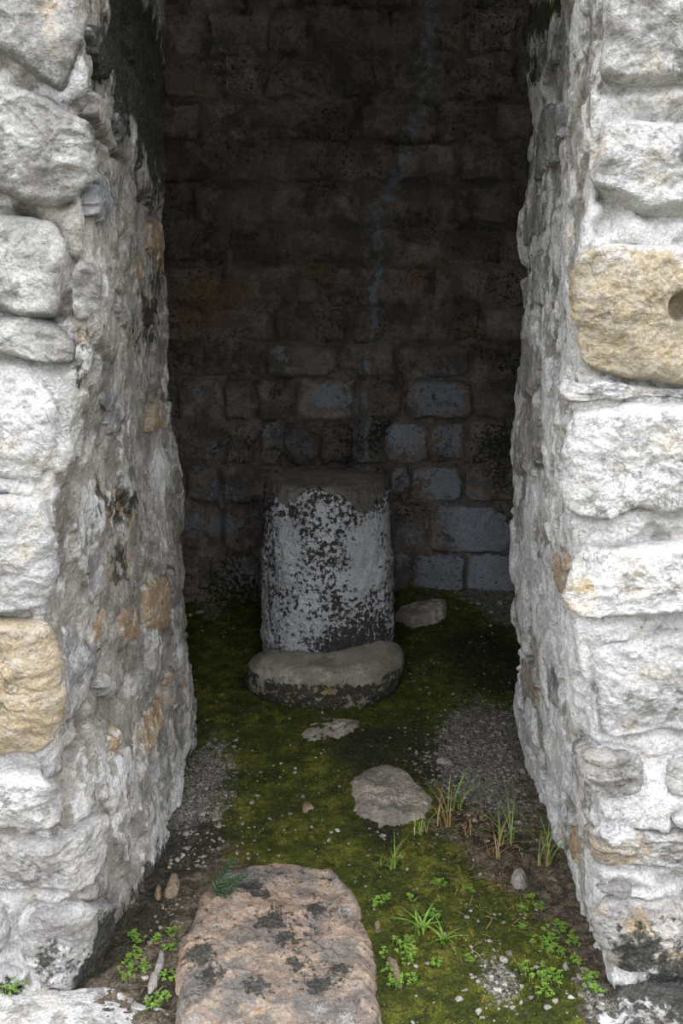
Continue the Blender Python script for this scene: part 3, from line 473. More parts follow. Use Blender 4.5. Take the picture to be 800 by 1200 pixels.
STREAK = [(0.365, 2.598), (0.351, 2.405), (0.327, 2.175), (0.252, 1.973), (0.181, 1.8), (0.154, 1.625), (0.162, 1.518), (0.148, 1.41), (0.138, 1.264), (0.113, 1.116)]
PLINTH_L = [(-1.221, 1.864), (-0.853, 1.87), (-0.644, 1.864), (-0.554, 1.859), (-0.497, 1.87), (-0.459, 1.848), (-0.429, 1.807), (-0.347, 1.782), (-0.315, 1.688), (-0.319, 1.561), (-1.054, 1.561)]
PLINTH_R = [(0.583, 1.859), (0.671, 1.88), (0.747, 1.886), (1.121, 1.886), (0.958, 1.561), (0.351, 1.561), (0.416, 1.722), (0.513, 1.767), (0.582, 1.795)]
SLAB = [(0.238, 4.175), (0.268, 4.242), (0.341, 4.289), (0.42, 4.312), (0.469, 4.289), (0.465, 4.22), (0.406, 4.153), (0.313, 4.12)]
FERN = [(-0.314, 2.12)]
PINKSPOTS = [(-0.223, 2.188, 0.03), (-0.184, 2.153, 0.02), (-0.16, 2.036, 0.03), (-0.065, 2.1, 0.022), (-0.103, 1.886, 0.02), (-0.126, 1.97, 0.02), (-0.312, 1.913, 0.035), (-0.274, 1.833, 0.03), (-0.179, 1.795, 0.025), (-0.009, 1.886, 0.02), (-0.054, 1.807, 0.03)]
PINKYELLOW = (-0.174, 2.153)

# ------------------------------------------------------------------ materials
class NT:
    def __init__(s, name):
        s.m = bpy.data.materials.new(name); s.m.use_nodes = True; s.t = s.m.node_tree; s.t.nodes.clear()
        s.out = s.n('ShaderNodeOutputMaterial'); s.b = s.n('ShaderNodeBsdfPrincipled'); s.l(s.b.outputs[0], s.out.inputs[0])
        s.pos = s.n('ShaderNodeNewGeometry').outputs['Position']
    def n(s, k): return s.t.nodes.new(k)
    def l(s, a, b): s.t.links.new(a, b)
    def put(s, sock, v):
        if isinstance(v, bpy.types.NodeSocket): s.l(v, sock)
        elif isinstance(v, tuple) and len(v) == 3 and sock.type == 'RGBA': sock.default_value = v+(1,)
        else: sock.default_value = v
    def noise(s, scale, det=5, rough=.55, vec=None, dist=0):
        n = s.n('ShaderNodeTexNoise'); s.l(vec or s.pos, n.inputs['Vector']); n.inputs['Scale'].default_value = scale
        n.inputs['Detail'].default_value = det; n.inputs['Roughness'].default_value = rough; n.inputs['Distortion'].default_value = dist
        return n.outputs['Fac']
    def voro(s, scale, feat='F1', out='Distance', vec=None):
        n = s.n('ShaderNodeTexVoronoi'); n.feature = feat; s.l(vec or s.pos, n.inputs['Vector']); n.inputs['Scale'].default_value = scale
        return n.outputs[out]
    def math(s, op, a, b=0.0, c=0.0):
        n = s.n('ShaderNodeMath'); n.operation = op
        for i, v in enumerate((a, b, c)): s.put(n.inputs[i], v)
        return n.outputs[0]
    def mr(s, v, a, b, c=0.0, d=1.0):
        n = s.n('ShaderNodeMapRange'); n.interpolation_type = 'SMOOTHSTEP'; s.put(n.inputs[0], v)
        for i, q in enumerate((a, b, c, d)): n.inputs[i+1].default_value = q
        return n.outputs[0]
    def mix(s, f, a, b, mode='MIX'):
        n = s.n('ShaderNodeMix'); n.data_type = 'RGBA'; n.blend_type = mode
        s.put(n.inputs[0], f); s.put(n.inputs[6], a); s.put(n.inputs[7], b); return n.outputs[2]
    def scalev(s, v):
        n = s.n('ShaderNodeVectorMath'); n.operation = 'MULTIPLY'; s.l(s.pos, n.inputs[0]); n.inputs[1].default_value = v; return n.outputs[0]
    def attr(s, name):
        n = s.n('ShaderNodeAttribute'); n.attribute_name = name; p = s.n('ShaderNodeSeparateColor'); s.l(n.outputs['Color'], p.inputs[0])
        return p.outputs[0], p.outputs[1], p.outputs[2], n.outputs['Alpha']
    def bump(s, h, dist, strength=1.0):
        n = s.n('ShaderNodeBump'); n.inputs['Distance'].default_value = dist; n.inputs['Strength'].default_value = strength
        s.put(n.inputs['Height'], h); s.l(n.outputs[0], s.b.inputs['Normal'])
    def done(s, col, rough=.92):
        s.put(s.b.inputs['Base Color'], col); s.put(s.b.inputs['Roughness'], rough); s.b.inputs['Specular IOR Level'].default_value = .25; return s.m

def stone_mat(name, c1, c2, c3, lime=(.76, .76, .77), ochre=(.40, .26, .11), dark=(.028, .028, .024), moss=(.085, .09, .018), spk=.35, es=26, amt=1.5, bd=.006, streak=False, vary=.25, warm=.55, sharp=.12, crack=.75):
    t = NT(name)
    n1 = t.noise(5.5, 5); n2 = t.noise(es, 7, .68, dist=.4); n3 = t.noise(150, 4, .6); n4 = t.noise(es*1.7, 6, .7, vec=t.scalev((1, 1, .35)) if streak else None); n5 = t.noise(13, 6, .65)
    D, L, O, M = t.attr('mask'); BL, PA, RE, _ = t.attr('tint')
    col = t.mix(t.mr(n1, .36, .62), c1, c2)
    col = t.mix(t.mr(n5, .45, .68), col, c3)
    col = t.mix(t.mr(n4, .52, .75, 0, .5), col, tuple(.45*x for x in c2))
    och = t.mix(PA, ochre, (.66, .55, .37)); och = t.mix(RE, och, (.36, .19, .11))
    och = t.mix(t.mr(n2, .35, .65, 0, .75), och, t.mix(.55, och, c3)); och = t.mix(t.mr(n4, .5, .68, 0, .7), och, t.mix(.6, och, c2))
    edge = lambda m, n, a=amt: t.mr(t.math('ADD', m, t.math('MULTIPLY', t.math('SUBTRACT', n, .5), a)), .48-sharp, .48+sharp)
    col = t.mix(t.math('MULTIPLY', BL, t.mr(n5, .3, .6)), col, (.15, .175, .21))
    col = t.mix(t.math('MULTIPLY', edge(O, n5), .9), col, och)
    lm = t.mix(t.mr(n1, .35, .65), lime, tuple(.78*x for x in lime)); lm = t.mix(t.mr(n5, .5, .72, 0, warm), lm, (lime[0]*.92, lime[1]*.78, lime[2]*.6))
    col = t.mix(edge(L, n2), col, lm)
    dk = t.mix(t.mr(n3, .4, .65), dark, tuple(2.4*x for x in dark))
    col = t.mix(edge(M, n4), col, t.mix(t.mr(n2, .4, .6), moss, tuple(.35*x for x in moss)))
    col = t.mix(t.math('MULTIPLY', edge(D, n4), .93), col, dk)
    v = t.voro(170); spkm = t.math('MULTIPLY', t.mr(v, .16, .28, 1, 0), t.mr(n2, .5, .62, 0, spk)); col = t.mix(spkm, col, dark)
    nc = t.noise(9, 6, .6, dist=.5); ck = t.math('MULTIPLY', t.mr(t.math('ABSOLUTE', t.math('SUBTRACT', nc, .5)), .0, .014, 1, 0), t.mr(t.noise(4.5, 2), .5, .6, 0, crack)); col = t.mix(ck, col, tuple(1.5*x for x in dark))
    oi = t.n('ShaderNodeObjectInfo').outputs['Random']
    val = t.math('MULTIPLY', t.mr(n3, .25, .75, .74, 1.22), t.math('ADD', 1-vary/2, t.math('MULTIPLY', oi, vary)))
    vm = t.n('ShaderNodeVectorMath'); vm.operation = 'SCALE'; t.l(col, vm.inputs[0]); t.l(val, vm.inputs['Scale'])
    h = t.math('ADD', t.math('MULTIPLY', t.math('SUBTRACT', n2, t.math('MULTIPLY', ck, .25)), 1.0), t.math('ADD', t.math('MULTIPLY', n3, .38), t.math('MULTIPLY', n4, .9)))
    t.bump(h, bd*3)
    return t.done(vm.outputs[0])
M = {}
M['stone'] = stone_mat('weathered_limestone', (.46, .45, .44), (.28, .27, .265), (.62, .61, .60), spk=.25, crack=.45)
M['mortar'] = stone_mat('lime_mortar', (.43, .405, .37), (.25, .235, .21), (.57, .545, .51), streak=True, crack=.3)
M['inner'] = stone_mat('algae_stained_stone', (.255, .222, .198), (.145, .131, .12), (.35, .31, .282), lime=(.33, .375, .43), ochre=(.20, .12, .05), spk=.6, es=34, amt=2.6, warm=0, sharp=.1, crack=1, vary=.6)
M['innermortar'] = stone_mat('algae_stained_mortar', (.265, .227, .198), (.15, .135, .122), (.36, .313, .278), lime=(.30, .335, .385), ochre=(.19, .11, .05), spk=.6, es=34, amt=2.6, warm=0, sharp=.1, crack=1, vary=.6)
M['column'] = stone_mat('limewashed_altar', (.25, .228, .20), (.16, .147, .13), (.32, .29, .255), lime=(.70, .725, .765), dark=(.012, .012, .011), es=34, amt=2.8, spk=.5, bd=.007, warm=0, sharp=.045)
M['crescent'] = stone_mat('algae_edged_stone', (.30, .275, .23), (.21, .19, .155), (.40, .37, .32), ochre=(.22, .165, .06), dark=(.018, .018, .014), moss=(.07, .075, .02), es=30, amt=2.0, spk=.4, bd=.004)
M['pink'] = stone_mat('pink_lichened_rock', (.47, .325, .235), (.22, .20, .185), (.56, .43, .33), lime=(.46, .44, .42), ochre=(.42, .27, .06), dark=(.04, .04, .036), es=34, amt=3.0, spk=1.0, bd=.006)
M['rock'] = stone_mat('dusty_rock', (.38, .335, .28), (.24, .215, .185), (.50, .45, .385), es=24, amt=2.0, spk=.7, bd=.006)
M['brownrock'] = stone_mat('buff_rock', (.33, .25, .17), (.25, .19, .13), (.40, .33, .25), spk=.5)
M['chip'] = stone_mat('pale_chips', (.44, .41, .37), (.28, .255, .22), (.56, .53, .49), spk=.2, vary=.5)
def floor_mat():
    t = NT('mossy_soil'); D, L, O, Mo = t.attr('mask')
    n1 = t.noise(7, 6, .6); n2 = t.noise(38, 7, .7, dist=.5); n3 = t.noise(190, 4, .65); n4 = t.noise(16, 6, .65)
    edge = lambda m, n, a=1.6: t.mr(t.math('ADD', m, t.math('MULTIPLY', t.math('SUBTRACT', n, .5), a)), .34, .66)
    col = t.mix(t.mr(n2, .35, .65), (.075, .060, .042), (.16, .132, .098))
    col = t.mix(edge(O, n4), col, t.mix(t.mr(n2, .35, .65), (.15, .10, .032), (.09, .062, .026)))
    ms = t.mix(t.mr(n4, .38, .62), (.045, .064, .006), (.165, .17, .02)); ms = t.mix(t.mr(n1, .42, .62, 0, .7), ms, (.040, .056, .006)); ms = t.mix(t.mr(n2, .44, .66), ms, (.022, .029, .005))
    col = t.mix(edge(Mo, n4), col, ms)
    gr = t.mix(t.mr(n3, .35, .6), (.06, .055, .047), (.23, .215, .185)); col = t.mix(edge(L, n2), col, gr)
    col = t.mix(t.math('MULTIPLY', edge(D, n4), .8), col, t.mix(t.mr(n3, .4, .6), (.016, .015, .009), (.035, .034, .02)))
    v = t.voro(95); g = t.math('MULTIPLY', t.mr(v, .12, .2, 1, 0), t.mr(t.noise(60, 2), .54, .62)); col = t.mix(g, col, (.40, .38, .34))
    val = t.math('MULTIPLY', t.mr(n3, .25, .75, .35, 1.6), t.mr(n2, .3, .7, .7, 1.3))
    vm = t.n('ShaderNodeVectorMath'); vm.operation = 'SCALE'; t.l(col, vm.inputs[0]); t.l(val, vm.inputs['Scale'])
    t.bump(t.math('ADD', n2, t.math('ADD', t.math('MULTIPLY', n3, .7), t.math('MULTIPLY', g, .5))), .014)
    return t.done(vm.outputs[0], .95)
M['floor'] = floor_mat()
def plain(name, a, b, sc=30, rough=.8, trans=0):
    t = NT(name); col = t.mix(t.mr(t.noise(sc, 5), .35, .65), a, b)
    if trans: t.b.inputs['Subsurface Weight'].default_value = trans; t.b.inputs['Subsurface Radius'].default_value = (.004, .006, .002)
    return t.done(col, rough)
M['leaf'] = plain('fresh_leaf', (.085, .165, .022), (.16, .27, .045), 60, .6)
M['grass'] = plain('grass_blade', (.11, .22, .035), (.20, .30, .06), 40, .6)
M['dry'] = plain('dry_grass', (.22, .14, .06), (.34, .25, .13), 40, .8)
M['fern'] = plain('dark_fern', (.014, .035, .014), (.03, .065, .022), 60, .5)
M['leafred'] = plain('reddish_stem', (.13, .06, .035), (.09, .06, .03), 60, .7)
M['ground'] = plain('rough_grass_ground', (.05, .06, .02), (.10, .095, .05), 3, .95)
M['roof'] = plain('sooty_vault', (.05, .046, .04), (.09, .08, .07), 6, .95)
M['lintel'] = M['mortar']

# ------------------------------------------------------------------ mesh helpers
def mesh(name, V, Q, T=None, mask=None, tint=None, smooth=True):
    V = np.asarray(V, np.float32); Q = np.asarray(Q, np.int32).reshape(-1, 4); T = np.zeros((0, 3), np.int32) if T is None or len(T) == 0 else np.asarray(T, np.int32).reshape(-1, 3)
    me = bpy.data.meshes.new(name); me.vertices.add(len(V)); me.vertices.foreach_set('co', V.ravel())
    nl = len(Q)*4+len(T)*3; me.loops.add(nl); me.loops.foreach_set('vertex_index', np.concatenate([Q.ravel(), T.ravel()]).astype(np.int32))
    me.polygons.add(len(Q)+len(T)); st = np.concatenate([np.arange(len(Q))*4, len(Q)*4+np.arange(len(T))*3]).astype(np.int32)
    me.polygons.foreach_set('loop_start', st)
    me.polygons.foreach_set('use_smooth', np.full(len(Q)+len(T), smooth, bool)); me.update(calc_edges=True); me.validate()
    for nm, a in (('mask', mask), ('tint', tint)):
        if a is None: a = np.zeros((len(V), 4))
        if len(a) == len(me.vertices):
            at = me.attributes.new(nm, 'FLOAT_COLOR', 'POINT'); at.data.foreach_set('color', np.asarray(a, np.float32).ravel())
    return me
def link(name, me, mat, parent=None, origin=True, kind=None, **props):
    o = bpy.data.objects.new(name, me); COL.objects.link(o)
    if mat: me.materials.append(mat)
    if origin:
        n = len(me.vertices); c = np.empty(n*3, np.float32); me.vertices.foreach_get('co', c); c = c.reshape(-1, 3)
        mid = (c.min(0)+c.max(0))/2; mid[2] = c[:, 2].min(); c -= mid; me.vertices.foreach_set('co', c.ravel()); o.location = mid
        me.update()
    if parent is not None:
        o.parent = parent; o.location = Vector(o.location)-Vector(parent.location)
    if kind: o['kind'] = kind
    for k, v in props.items(): o[k] = v
    return o
def thing(name, loc, label, category, group=None):
    o = bpy.data.objects.new(name, None); COL.objects.link(o); o.location = loc; o['label'] = label; o['category'] = category
    if group: o['group'] = group
    return o
def grid_quads(nu, nv, flip=False):
    a = (np.arange(nv-1)[:, None]*nu+np.arange(nu-1)[None, :]).ravel(); q = np.stack([a, a+1, a+nu+1, a+nu], -1)
    return q[:, ::-1] if flip else q
BC = np.array([b[0] for b in BLOBS]); BR = np.array([b[1] for b in BLOBS]); BY = np.array([b[2] for b in BLOBS]); BS = np.array([b[3] for b in BLOBS]); BK = np.array(['dlom'.index(b[4]) for b in BLOBS]); BW = np.array([b[5] for b in BLOBS])
def masks(P):
    m = np.zeros((len(P), 4)); lo, hi = P.min(0)-[.25, .5, .25], P.max(0)+[.25, .5, .25]
    wob = .25*pn(P*9)+.15*pn(P*23)
    for i in np.nonzero(((BC > lo) & (BC < hi)).all(1))[0]:
        d = P-BC[i]; q = (d[:, 0]**2+(d[:, 1]/BY[i])**2+(d[:, 2]/BS[i])**2)/(BR[i]*1.25)**2
        m[:, BK[i]] += BW[i]*np.exp(-q*(1+wob))
    return np.minimum(m, 1.15)
def inside(pts, poly):
    c = np.zeros(len(pts), bool); x, y = pts[:, 0], pts[:, 1]
    for (x1, y1), (x2, y2) in zip(poly, np.roll(poly, -1, 0)):
        k = (y1 > y) != (y2 > y)
        if y1 != y2: c ^= k & (x < (x2-x1)*(y-y1)/(y2-y1)+x1)
    return c
def outline(poly, res, jit, seed, cut=2):
    p = np.array(poly, float)
    for _ in range(cut):
        q = np.roll(p, -1, 0); p = np.stack([.75*p+.25*q, .25*p+.75*q], 1).reshape(-1, 2)
    q = np.vstack([p, p[:1]]); d = np.r_[0, np.cumsum(np.linalg.norm(np.diff(q, axis=0), axis=1))]
    n = int(np.clip(d[-1]/res, 14, 320)); s = np.linspace(0, d[-1], n, endpoint=False)
    o = np.stack([np.interp(s, d, q[:, 0]), np.interp(s, d, q[:, 1])], -1)
    if jit:
        P = np.c_[o, np.full(n, seed*3.1)]
        o = o+jit*np.stack([fbm(P, 14, 3), fbm(P+50, 14, 3)], -1)
    return o
def patch(w, poly, seed, H=.02, amp=.01, bury=.015, rr=None, back=.07, res=.006, jit=.006, freq=7, hole=None, tilt=.25, base=(0, 0, 0, 0), tint=(0, 0, 0), cut=1, rough=1.0, loc=masks):
    """a stone set in surface w: outline on the surface, rounded rim, hewn face, closed back. Returns mesh data."""
    o = outline(poly, res, jit, seed, cut)
    if w in 'LR' and o[:, 0].mean() > .1: o[:, 0] += 2.2*jit*fbm(np.c_[o*[.5, 1], np.full(len(o), seed*5.3)], 16, 4, .65)
    n = len(o); c = o.mean(0); rad = np.linalg.norm(o-c, axis=1); rm = rad.mean()
    rr = rr or min(.018, rm*.3)
    m = int(np.clip(rm/res, 5, 60)); t = np.linspace(1, 0, m+1)[:-1]**1.0; t = np.r_[1, 1-.12*np.arange(1, 4)/max(m, 4), t[1:]]; t = np.unique(t)[::-1]
    UV = (c+t[:, None, None]*(o-c)[None]).reshape(-1, 2); UV = np.vstack([UV, c[None]]); tt = np.r_[np.repeat(t, n), 0]
    P, N = surf(w, UV[:, 0], UV[:, 1]); de = np.r_[((1-t)[:, None]*rad[None]).ravel(), rm]
    s = np.clip(de/rr, 0, 1); h = -bury+(H+bury)*np.sqrt(np.maximum(0, 1-(1-s)**2))
    q = P+seed*7.7; rng = np.random.default_rng(seed); g = rng.normal(size=2)*tilt
    nz = .6*fbm(q, freq, 4, .5)+.5*ridge(q+31, freq*.8, 3)-.25
    cell = np.minimum.reduce([rng.uniform(.2, 1.0)+((UV-c)/max(rm, .02))@rng.normal(size=2)*rng.uniform(.3, .9) for _ in range(7)])   # hewn facets
    h = h+np.sqrt(s)*amp*(nz+.9*np.clip(cell, -1.2, .5))+s*((UV-c)@g)*.25*min(1, H/.02)
    ss = np.sqrt(s); h = h+rough*ss*(.011*terrace(fbm(q+3, 6.5, 4, .55), 4)+.0045*fbm(q, 24, 4, .6)+.003*ridge(q, 38, 2)+.0022*terrace(fbm(q, 30, 2), 3))+.0012*fbm(q, 90, 2)
    if hole is not None:
        d = np.linalg.norm((UV-np.array(hole))/np.array([1, 1.15]), axis=1); h = h-.045*(1-sstep(.012, .028, d))
    V = P+N*h[:, None]
    Pb, Nb = surf(w, *(c+.92*(o-c)).T); Vb = Pb-Nb*back; cb, nb = surf(w, c[:1], c[1:]); k = len(t)
    V = np.vstack([V, Vb, cb-nb*back]); ic = k*n; ib = ic+1; icb = ib+n
    j = np.arange(n); j2 = (j+1) % n; Q = []
    for r in range(k-1): Q.append(np.stack([r*n+j, r*n+j2, (r+1)*n+j2, (r+1)*n+j], -1))
    Q.append(np.stack([ib+j, ib+j2, j2, j], -1)); Q = np.vstack(Q)
    T = np.vstack([np.stack([(k-1)*n+j, (k-1)*n+j2, np.full(n, ic)], -1), np.stack([ib+j2, ib+j, np.full(n, icb)], -1)])
    a = o; area = (a[:, 0]*np.roll(a[:, 1], -1)-a[:, 1]*np.roll(a[:, 0], -1)).sum()
    if (area < 0) != (w == 'R'): Q, T = Q[:, ::-1], T[:, ::-1]
    mk = loc(V)+np.array(base)[None]; tn = np.zeros((len(V), 4)); tn[:, :3] = tint
    return V, Q, T, np.clip(mk, 0, 1.3), tn, o
def stone_props(pr):
    return dict(base=(pr.get('dark', 0), pr.get('lime', 0), pr.get('och', 0), pr.get('moss', 0)), tint=(pr.get('blue', 0), pr.get('pale', 0), pr.get('red', 0)), H=pr['H'], amp=pr.get('amp', .01), hole=pr.get('hole'))
def axis(segs):
    return np.unique(np.round(np.concatenate([np.arange(a, b+1e-9, s) for a, b, s in segs]), 5))

def build_wall(w, name, U, Z, stones, mat, smat, height, basemask, res, flip, jit=.006, rec=.014, lf=1.0):
    nu, nz = len(U), len(Z); uu, zz = np.meshgrid(U, Z); UV = np.stack([uu.ravel(), zz.ravel()], -1)
    P, N = surf(w, UV[:, 0], UV[:, 1]); h = height(P, UV)
    made = []
    for k, (poly, pr) in enumerate(stones):
        kw = stone_props(pr); cu = np.mean([a for a, b in poly]); flush = pr.get('flush', w in 'LR' and cu > .1)
        if flush:
            kw['H'] = min(kw['H']*.45, .009)+(.004 if w in 'LR' and cu > LR-.12 else 0); kw['amp'] *= .6; kw.update(bury=.03, rr=.02, tilt=.1, rough=.7); b4 = kw['base']; kw['base'] = (b4[0], b4[1]+(.32 if w in 'LR' else 0), b4[2], b4[3])
        d = patch(w, poly, k+11*len(name), res=pr.get('res', res), jit=.013 if flush else jit, freq=pr.get('freq', 7), cut=0 if flush else 1, **kw)
        made.append((d, pr)); o = d[5]; lo, hi = o.min(0)-.04, o.max(0)+.04
        idx = np.nonzero(((UV > lo) & (UV < hi)).all(1))[0]
        if len(idx) == 0: continue
        p = UV[idx]; ins = inside(p, o); dd = np.full(len(p), 9.)
        for a in range(0, len(o), 2): dd = np.minimum(dd, np.hypot(p[:, 0]-o[a, 0], p[:, 1]-o[a, 1]))
        if flush: h[idx] -= np.where(ins, .006*sstep(0, .03, dd), .0)+.5*rec*np.clip(2*pn(P[idx]*9+k), 0, 1)*np.exp(-(dd/.009)**2); continue
        gap = rec*np.clip(.5+1.2*pn(P[idx]*11+k), 0, 1)*np.exp(-(dd/.012)**2)
        h[idx] = np.where(ins, np.minimum(h[idx], .004-np.minimum(dd, .03)*.9), h[idx]-gap)
    gm = np.zeros(len(P))
    for ww, pl, wd, dp in GROOVES:
        if ww != w: continue
        pl = np.array(pl); su = 3.0 if pl[:, 0].mean() > .1 else 1.0; sc = np.array([1/su, 1]); lo, hi = pl.min(0)-[.05*su, .05], pl.max(0)+[.05*su, .05]
        idx = np.nonzero(((UV > lo) & (UV < hi)).all(1))[0]; p = UV[idx]*sc+.006*np.stack([pn(P[idx]*17), pn(P[idx]*17+40)], -1); dd = np.full(len(p), 9.)
        for a, b in zip(pl[:-1]*sc, pl[1:]*sc):
            t = np.clip(((p-a)@(b-a))/max(1e-9, (b-a)@(b-a)), 0, 1); dd = np.minimum(dd, np.linalg.norm(p-a-t[:, None]*(b-a), axis=1))
        g = np.exp(-(dd/wd)**2)*np.clip(.75+.7*pn(P[idx]*12), .2, 1); h[idx] -= dp*g; gm[idx] = np.maximum(gm[idx], g)
    V = P+N*h[:, None]
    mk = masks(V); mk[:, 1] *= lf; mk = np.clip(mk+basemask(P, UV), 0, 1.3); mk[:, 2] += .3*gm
    wo = link(name, mesh(name, V, grid_quads(nu, nz, flip), None, mk), mat, None, False, 'structure')
    for d, pr in made:
        link('stone', mesh('stone', *d[:5]), smat[pr.get('m', 0)], wo)
    return wo

# ------------------------------------------------------------------ door jambs
def jamb(w, name):
    U = axis([(-1.15, -.5, .03), (-.5, LR+.06, .0055), (LR+.06, LR+1.1, .03)]); Z = axis([(-.08, 2.42, .006)])
    def height(P, UV):
        q = P*np.array([1, 1, .55])+(3 if w == 'L' else 8)
        a = 1 if w == 'L' else .6; h = .012*fbm(P, 4, 3)+a*(.008*fbm(q, 13, 4, .55)+.003*ridge(q, 30, 2))-.004
        return h+.0025*fbm(q, 55, 2)+.0012*fbm(q, 110, 2)-.026*pits(P)+.010*plaster(P)+.010*terrace(fbm(q+6, 10, 3), 3)
    def plaster(P): return sstep(-.05, .06, fbm(P*np.array([1, 1, .6])+(4 if w == 'L' else 1), 6.5, 4, .6))
    def pits(P): return sstep(.36, .6, pn(P*np.array([8, 8, 6.5])+2)+.25*pn(P*31))
    def basem(P, UV):
        m = np.zeros((len(P), 4)); pl = plaster(P); fr = 1-sstep(-.04, .08, UV[:, 0]); low = 1-sstep(.9, 1.7, UV[:, 1])
        if w == 'L':
            m[:, 1] = .12+.35*fr+.12*low
        else:
            m[:, 1] = .46+.18*fr+.1*low
        m += (np.array([.12, .2, .1, 0])[None]*fbm(P, 5, 3)[:, None]); m[:, 1] += .34*(pl-.5); pt = pits(P)*(1-fr); m[:, 1] -= .15*pt; m[:, 2] += .25*pt; m[:, 2] += .12*(1-pl)*(1-fr)
        return np.clip(m, 0, 1)
    st = [(p, pr) for ww, p, pr in STONES if ww == w]
    # the façade goes on to the side of the frame, in the same courses
    rng = random.Random(3 if w == 'L' else 4); z = .02
    while z < 2.3:
        hh = rng.uniform(.14, .24); u = -.42 if w == 'L' else -.46
        while u > -1.0:
            ww_ = rng.uniform(.18, .34); g = .012
            st.append(([(u-g, z+g), (u-ww_+g, z+g*1.5), (u-ww_+g, z+hh-g), (u-ww_*.5, z+hh-g*.6), (u-g*1.4, z+hh-g)], dict(H=.025, amp=.016, res=.02, och=rng.choice([0, 0, .3, .8]), pale=.5, lime=rng.choice([.2, .5, .7]))))
            u -= ww_
        z += hh
    return build_wall(w, name, U, Z, st, M['mortar'], [M['stone']], height, basem, .005, w == 'R')
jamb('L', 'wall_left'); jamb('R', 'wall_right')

# ------------------------------------------------------------------ back wall
def back_wall():
    rng = random.Random(21); st = []
    for k in range(len(COURSES)-1):
        z0, z1 = COURSES[k], COURSES[k+1]
        if k in JOINTS: xs = list(JOINTS[k])
        elif k == 0: continue
        else:
            xs = [-.8]
            while xs[-1] < .8: xs.append(xs[-1]+rng.uniform(.15, .34))
        a = xs[0]
        while a > -1.5: a -= rng.uniform(.16, .32); xs.insert(0, a)
        a = xs[-1]
        while a < 1.5: a += rng.uniform(.16, .32); xs.append(a)
        for x0, x1 in zip(xs[:-1], xs[1:]):
            j = lambda s=.008: rng.uniform(-s, s); g = .009; xm = (x0+x1)/2
            poly = [(x0+g+j(), z0+g+j()), (xm+j(.03), z0+g+j()), (x1-g+j(), z0+g+j()), (x1-g+j(), (z0+z1)/2+j(.02)), (x1-g+j(), z1-g+j()), (xm+j(.03), z1-g+j()), (x0+g+j(), z1-g+j()), (x0+g+j(), (z0+z1)/2+j(.02))]
            st.append((poly, dict(flush=rng.random() < (.4 if k < 6 else .6 if k < 8 else 1.1), H=rng.choice([.004, .008, .012, .016]), amp=rng.uniform(.008, .016), dark=rng.choice([0, 0, .1, .2, .3]), och=rng.choice([0, 0, .1, .2]), freq=9)))
    U = axis([(-1.6, -.85, .03), (-.85, .85, .008), (.85, 1.6, .03)]); Z = axis([(-.05, 2.35, .008), (2.35, 3.0, .04)])
    def height(P, UV): return .010*fbm(P, 5, 3)+.008*fbm(P, 16, 4, .6)+.004*ridge(P, 34, 2)+.007*terrace(fbm(P, 8, 3), 3)-.002
    sx, sz = np.array(STREAK).T[0][::-1], np.array(STREAK).T[1][::-1]
    def basem(P, UV): return streak(P)+np.array([.22, .05, .10, 0])[None]*fbm(P, 4, 4)[:, None]
    def streak(P):
        m = np.zeros((len(P), 4)); c = np.interp(P[:, 2], sx*0+sz, sx)+.02*pn(P*8); wd = np.interp(P[:, 2], [1.1, 1.5, 1.9, 2.4], [.014, .022, .045, .05])
        m[:, 1] = (1+.5*fbm(P, 14, 3))*(np.interp(P[:, 2], [1.05, 1.2, 1.6, 2.3], [.55, .78, .66, .52]))*np.exp(-((P[:, 0]-c)/wd)**2)
        m[:, 0] = -.5*m[:, 1]; return m
    global masks
    base_masks = masks
    wall_masks = lambda P: np.clip(base_masks(P)+streak(P), -.8, 1.15)
    patch.__defaults__ = patch.__defaults__[:-1]+(wall_masks,)
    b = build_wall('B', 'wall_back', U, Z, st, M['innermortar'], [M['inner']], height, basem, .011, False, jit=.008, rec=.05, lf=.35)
    patch.__defaults__ = patch.__defaults__[:-1]+(base_masks,)
    return b
back_wall()

# ------------------------------------------------------------------ the rest of the shell
def box(name, x0, x1, y0, y1, z0, z1, mat, kind='structure'):
    V = [(x, y, z) for z in (z0, z1) for y in (y0, y1) for x in (x0, x1)]
    Q = [(0, 2, 3, 1), (4, 5, 7, 6), (0, 1, 5, 4), (2, 6, 7, 3), (0, 4, 6, 2), (1, 3, 7, 5)]
    return link(name, mesh(name, V, Q, smooth=False), mat, None, True, kind)
def beams():
    # flat lintel stones over the doorway, carried by both jambs
    root = box('trim_1', -1.65, 1.65, YN+.02, YN+LR-.02, 2.62, 3.3, M['mortar'])
    rng = random.Random(2)
    for k in range(4):
        y0 = YN-.02+k*.305; V, Q = [], []
        n = 14
        for i in range(n+1):
            x = -.95+1.9*i/n
            for (a, b) in ((0, 0), (.295, 0), (.295, .3), (0, .3)):
                V.append((x, y0+a+rng.uniform(-.008, .008), 2.36+b+rng.uniform(-.01, .01)))
        for i in range(n):
            for e in range(4): Q.append((i*4+e, (i+1)*4+e, (i+1)*4+(e+1) % 4, i*4+(e+1) % 4))
        Q += [(0, 1, 2, 3), (n*4+3, n*4+2, n*4+1, n*4)]
        link('lintel_stone', mesh('lintel_stone', V, Q, smooth=False), M['stone'], root)
beams()
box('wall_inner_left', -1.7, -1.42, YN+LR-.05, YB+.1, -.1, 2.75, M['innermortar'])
box('wall_inner_right', 1.42, 1.7, YN+LR-.05, YB+.1, -.1, 2.75, M['innermortar'])
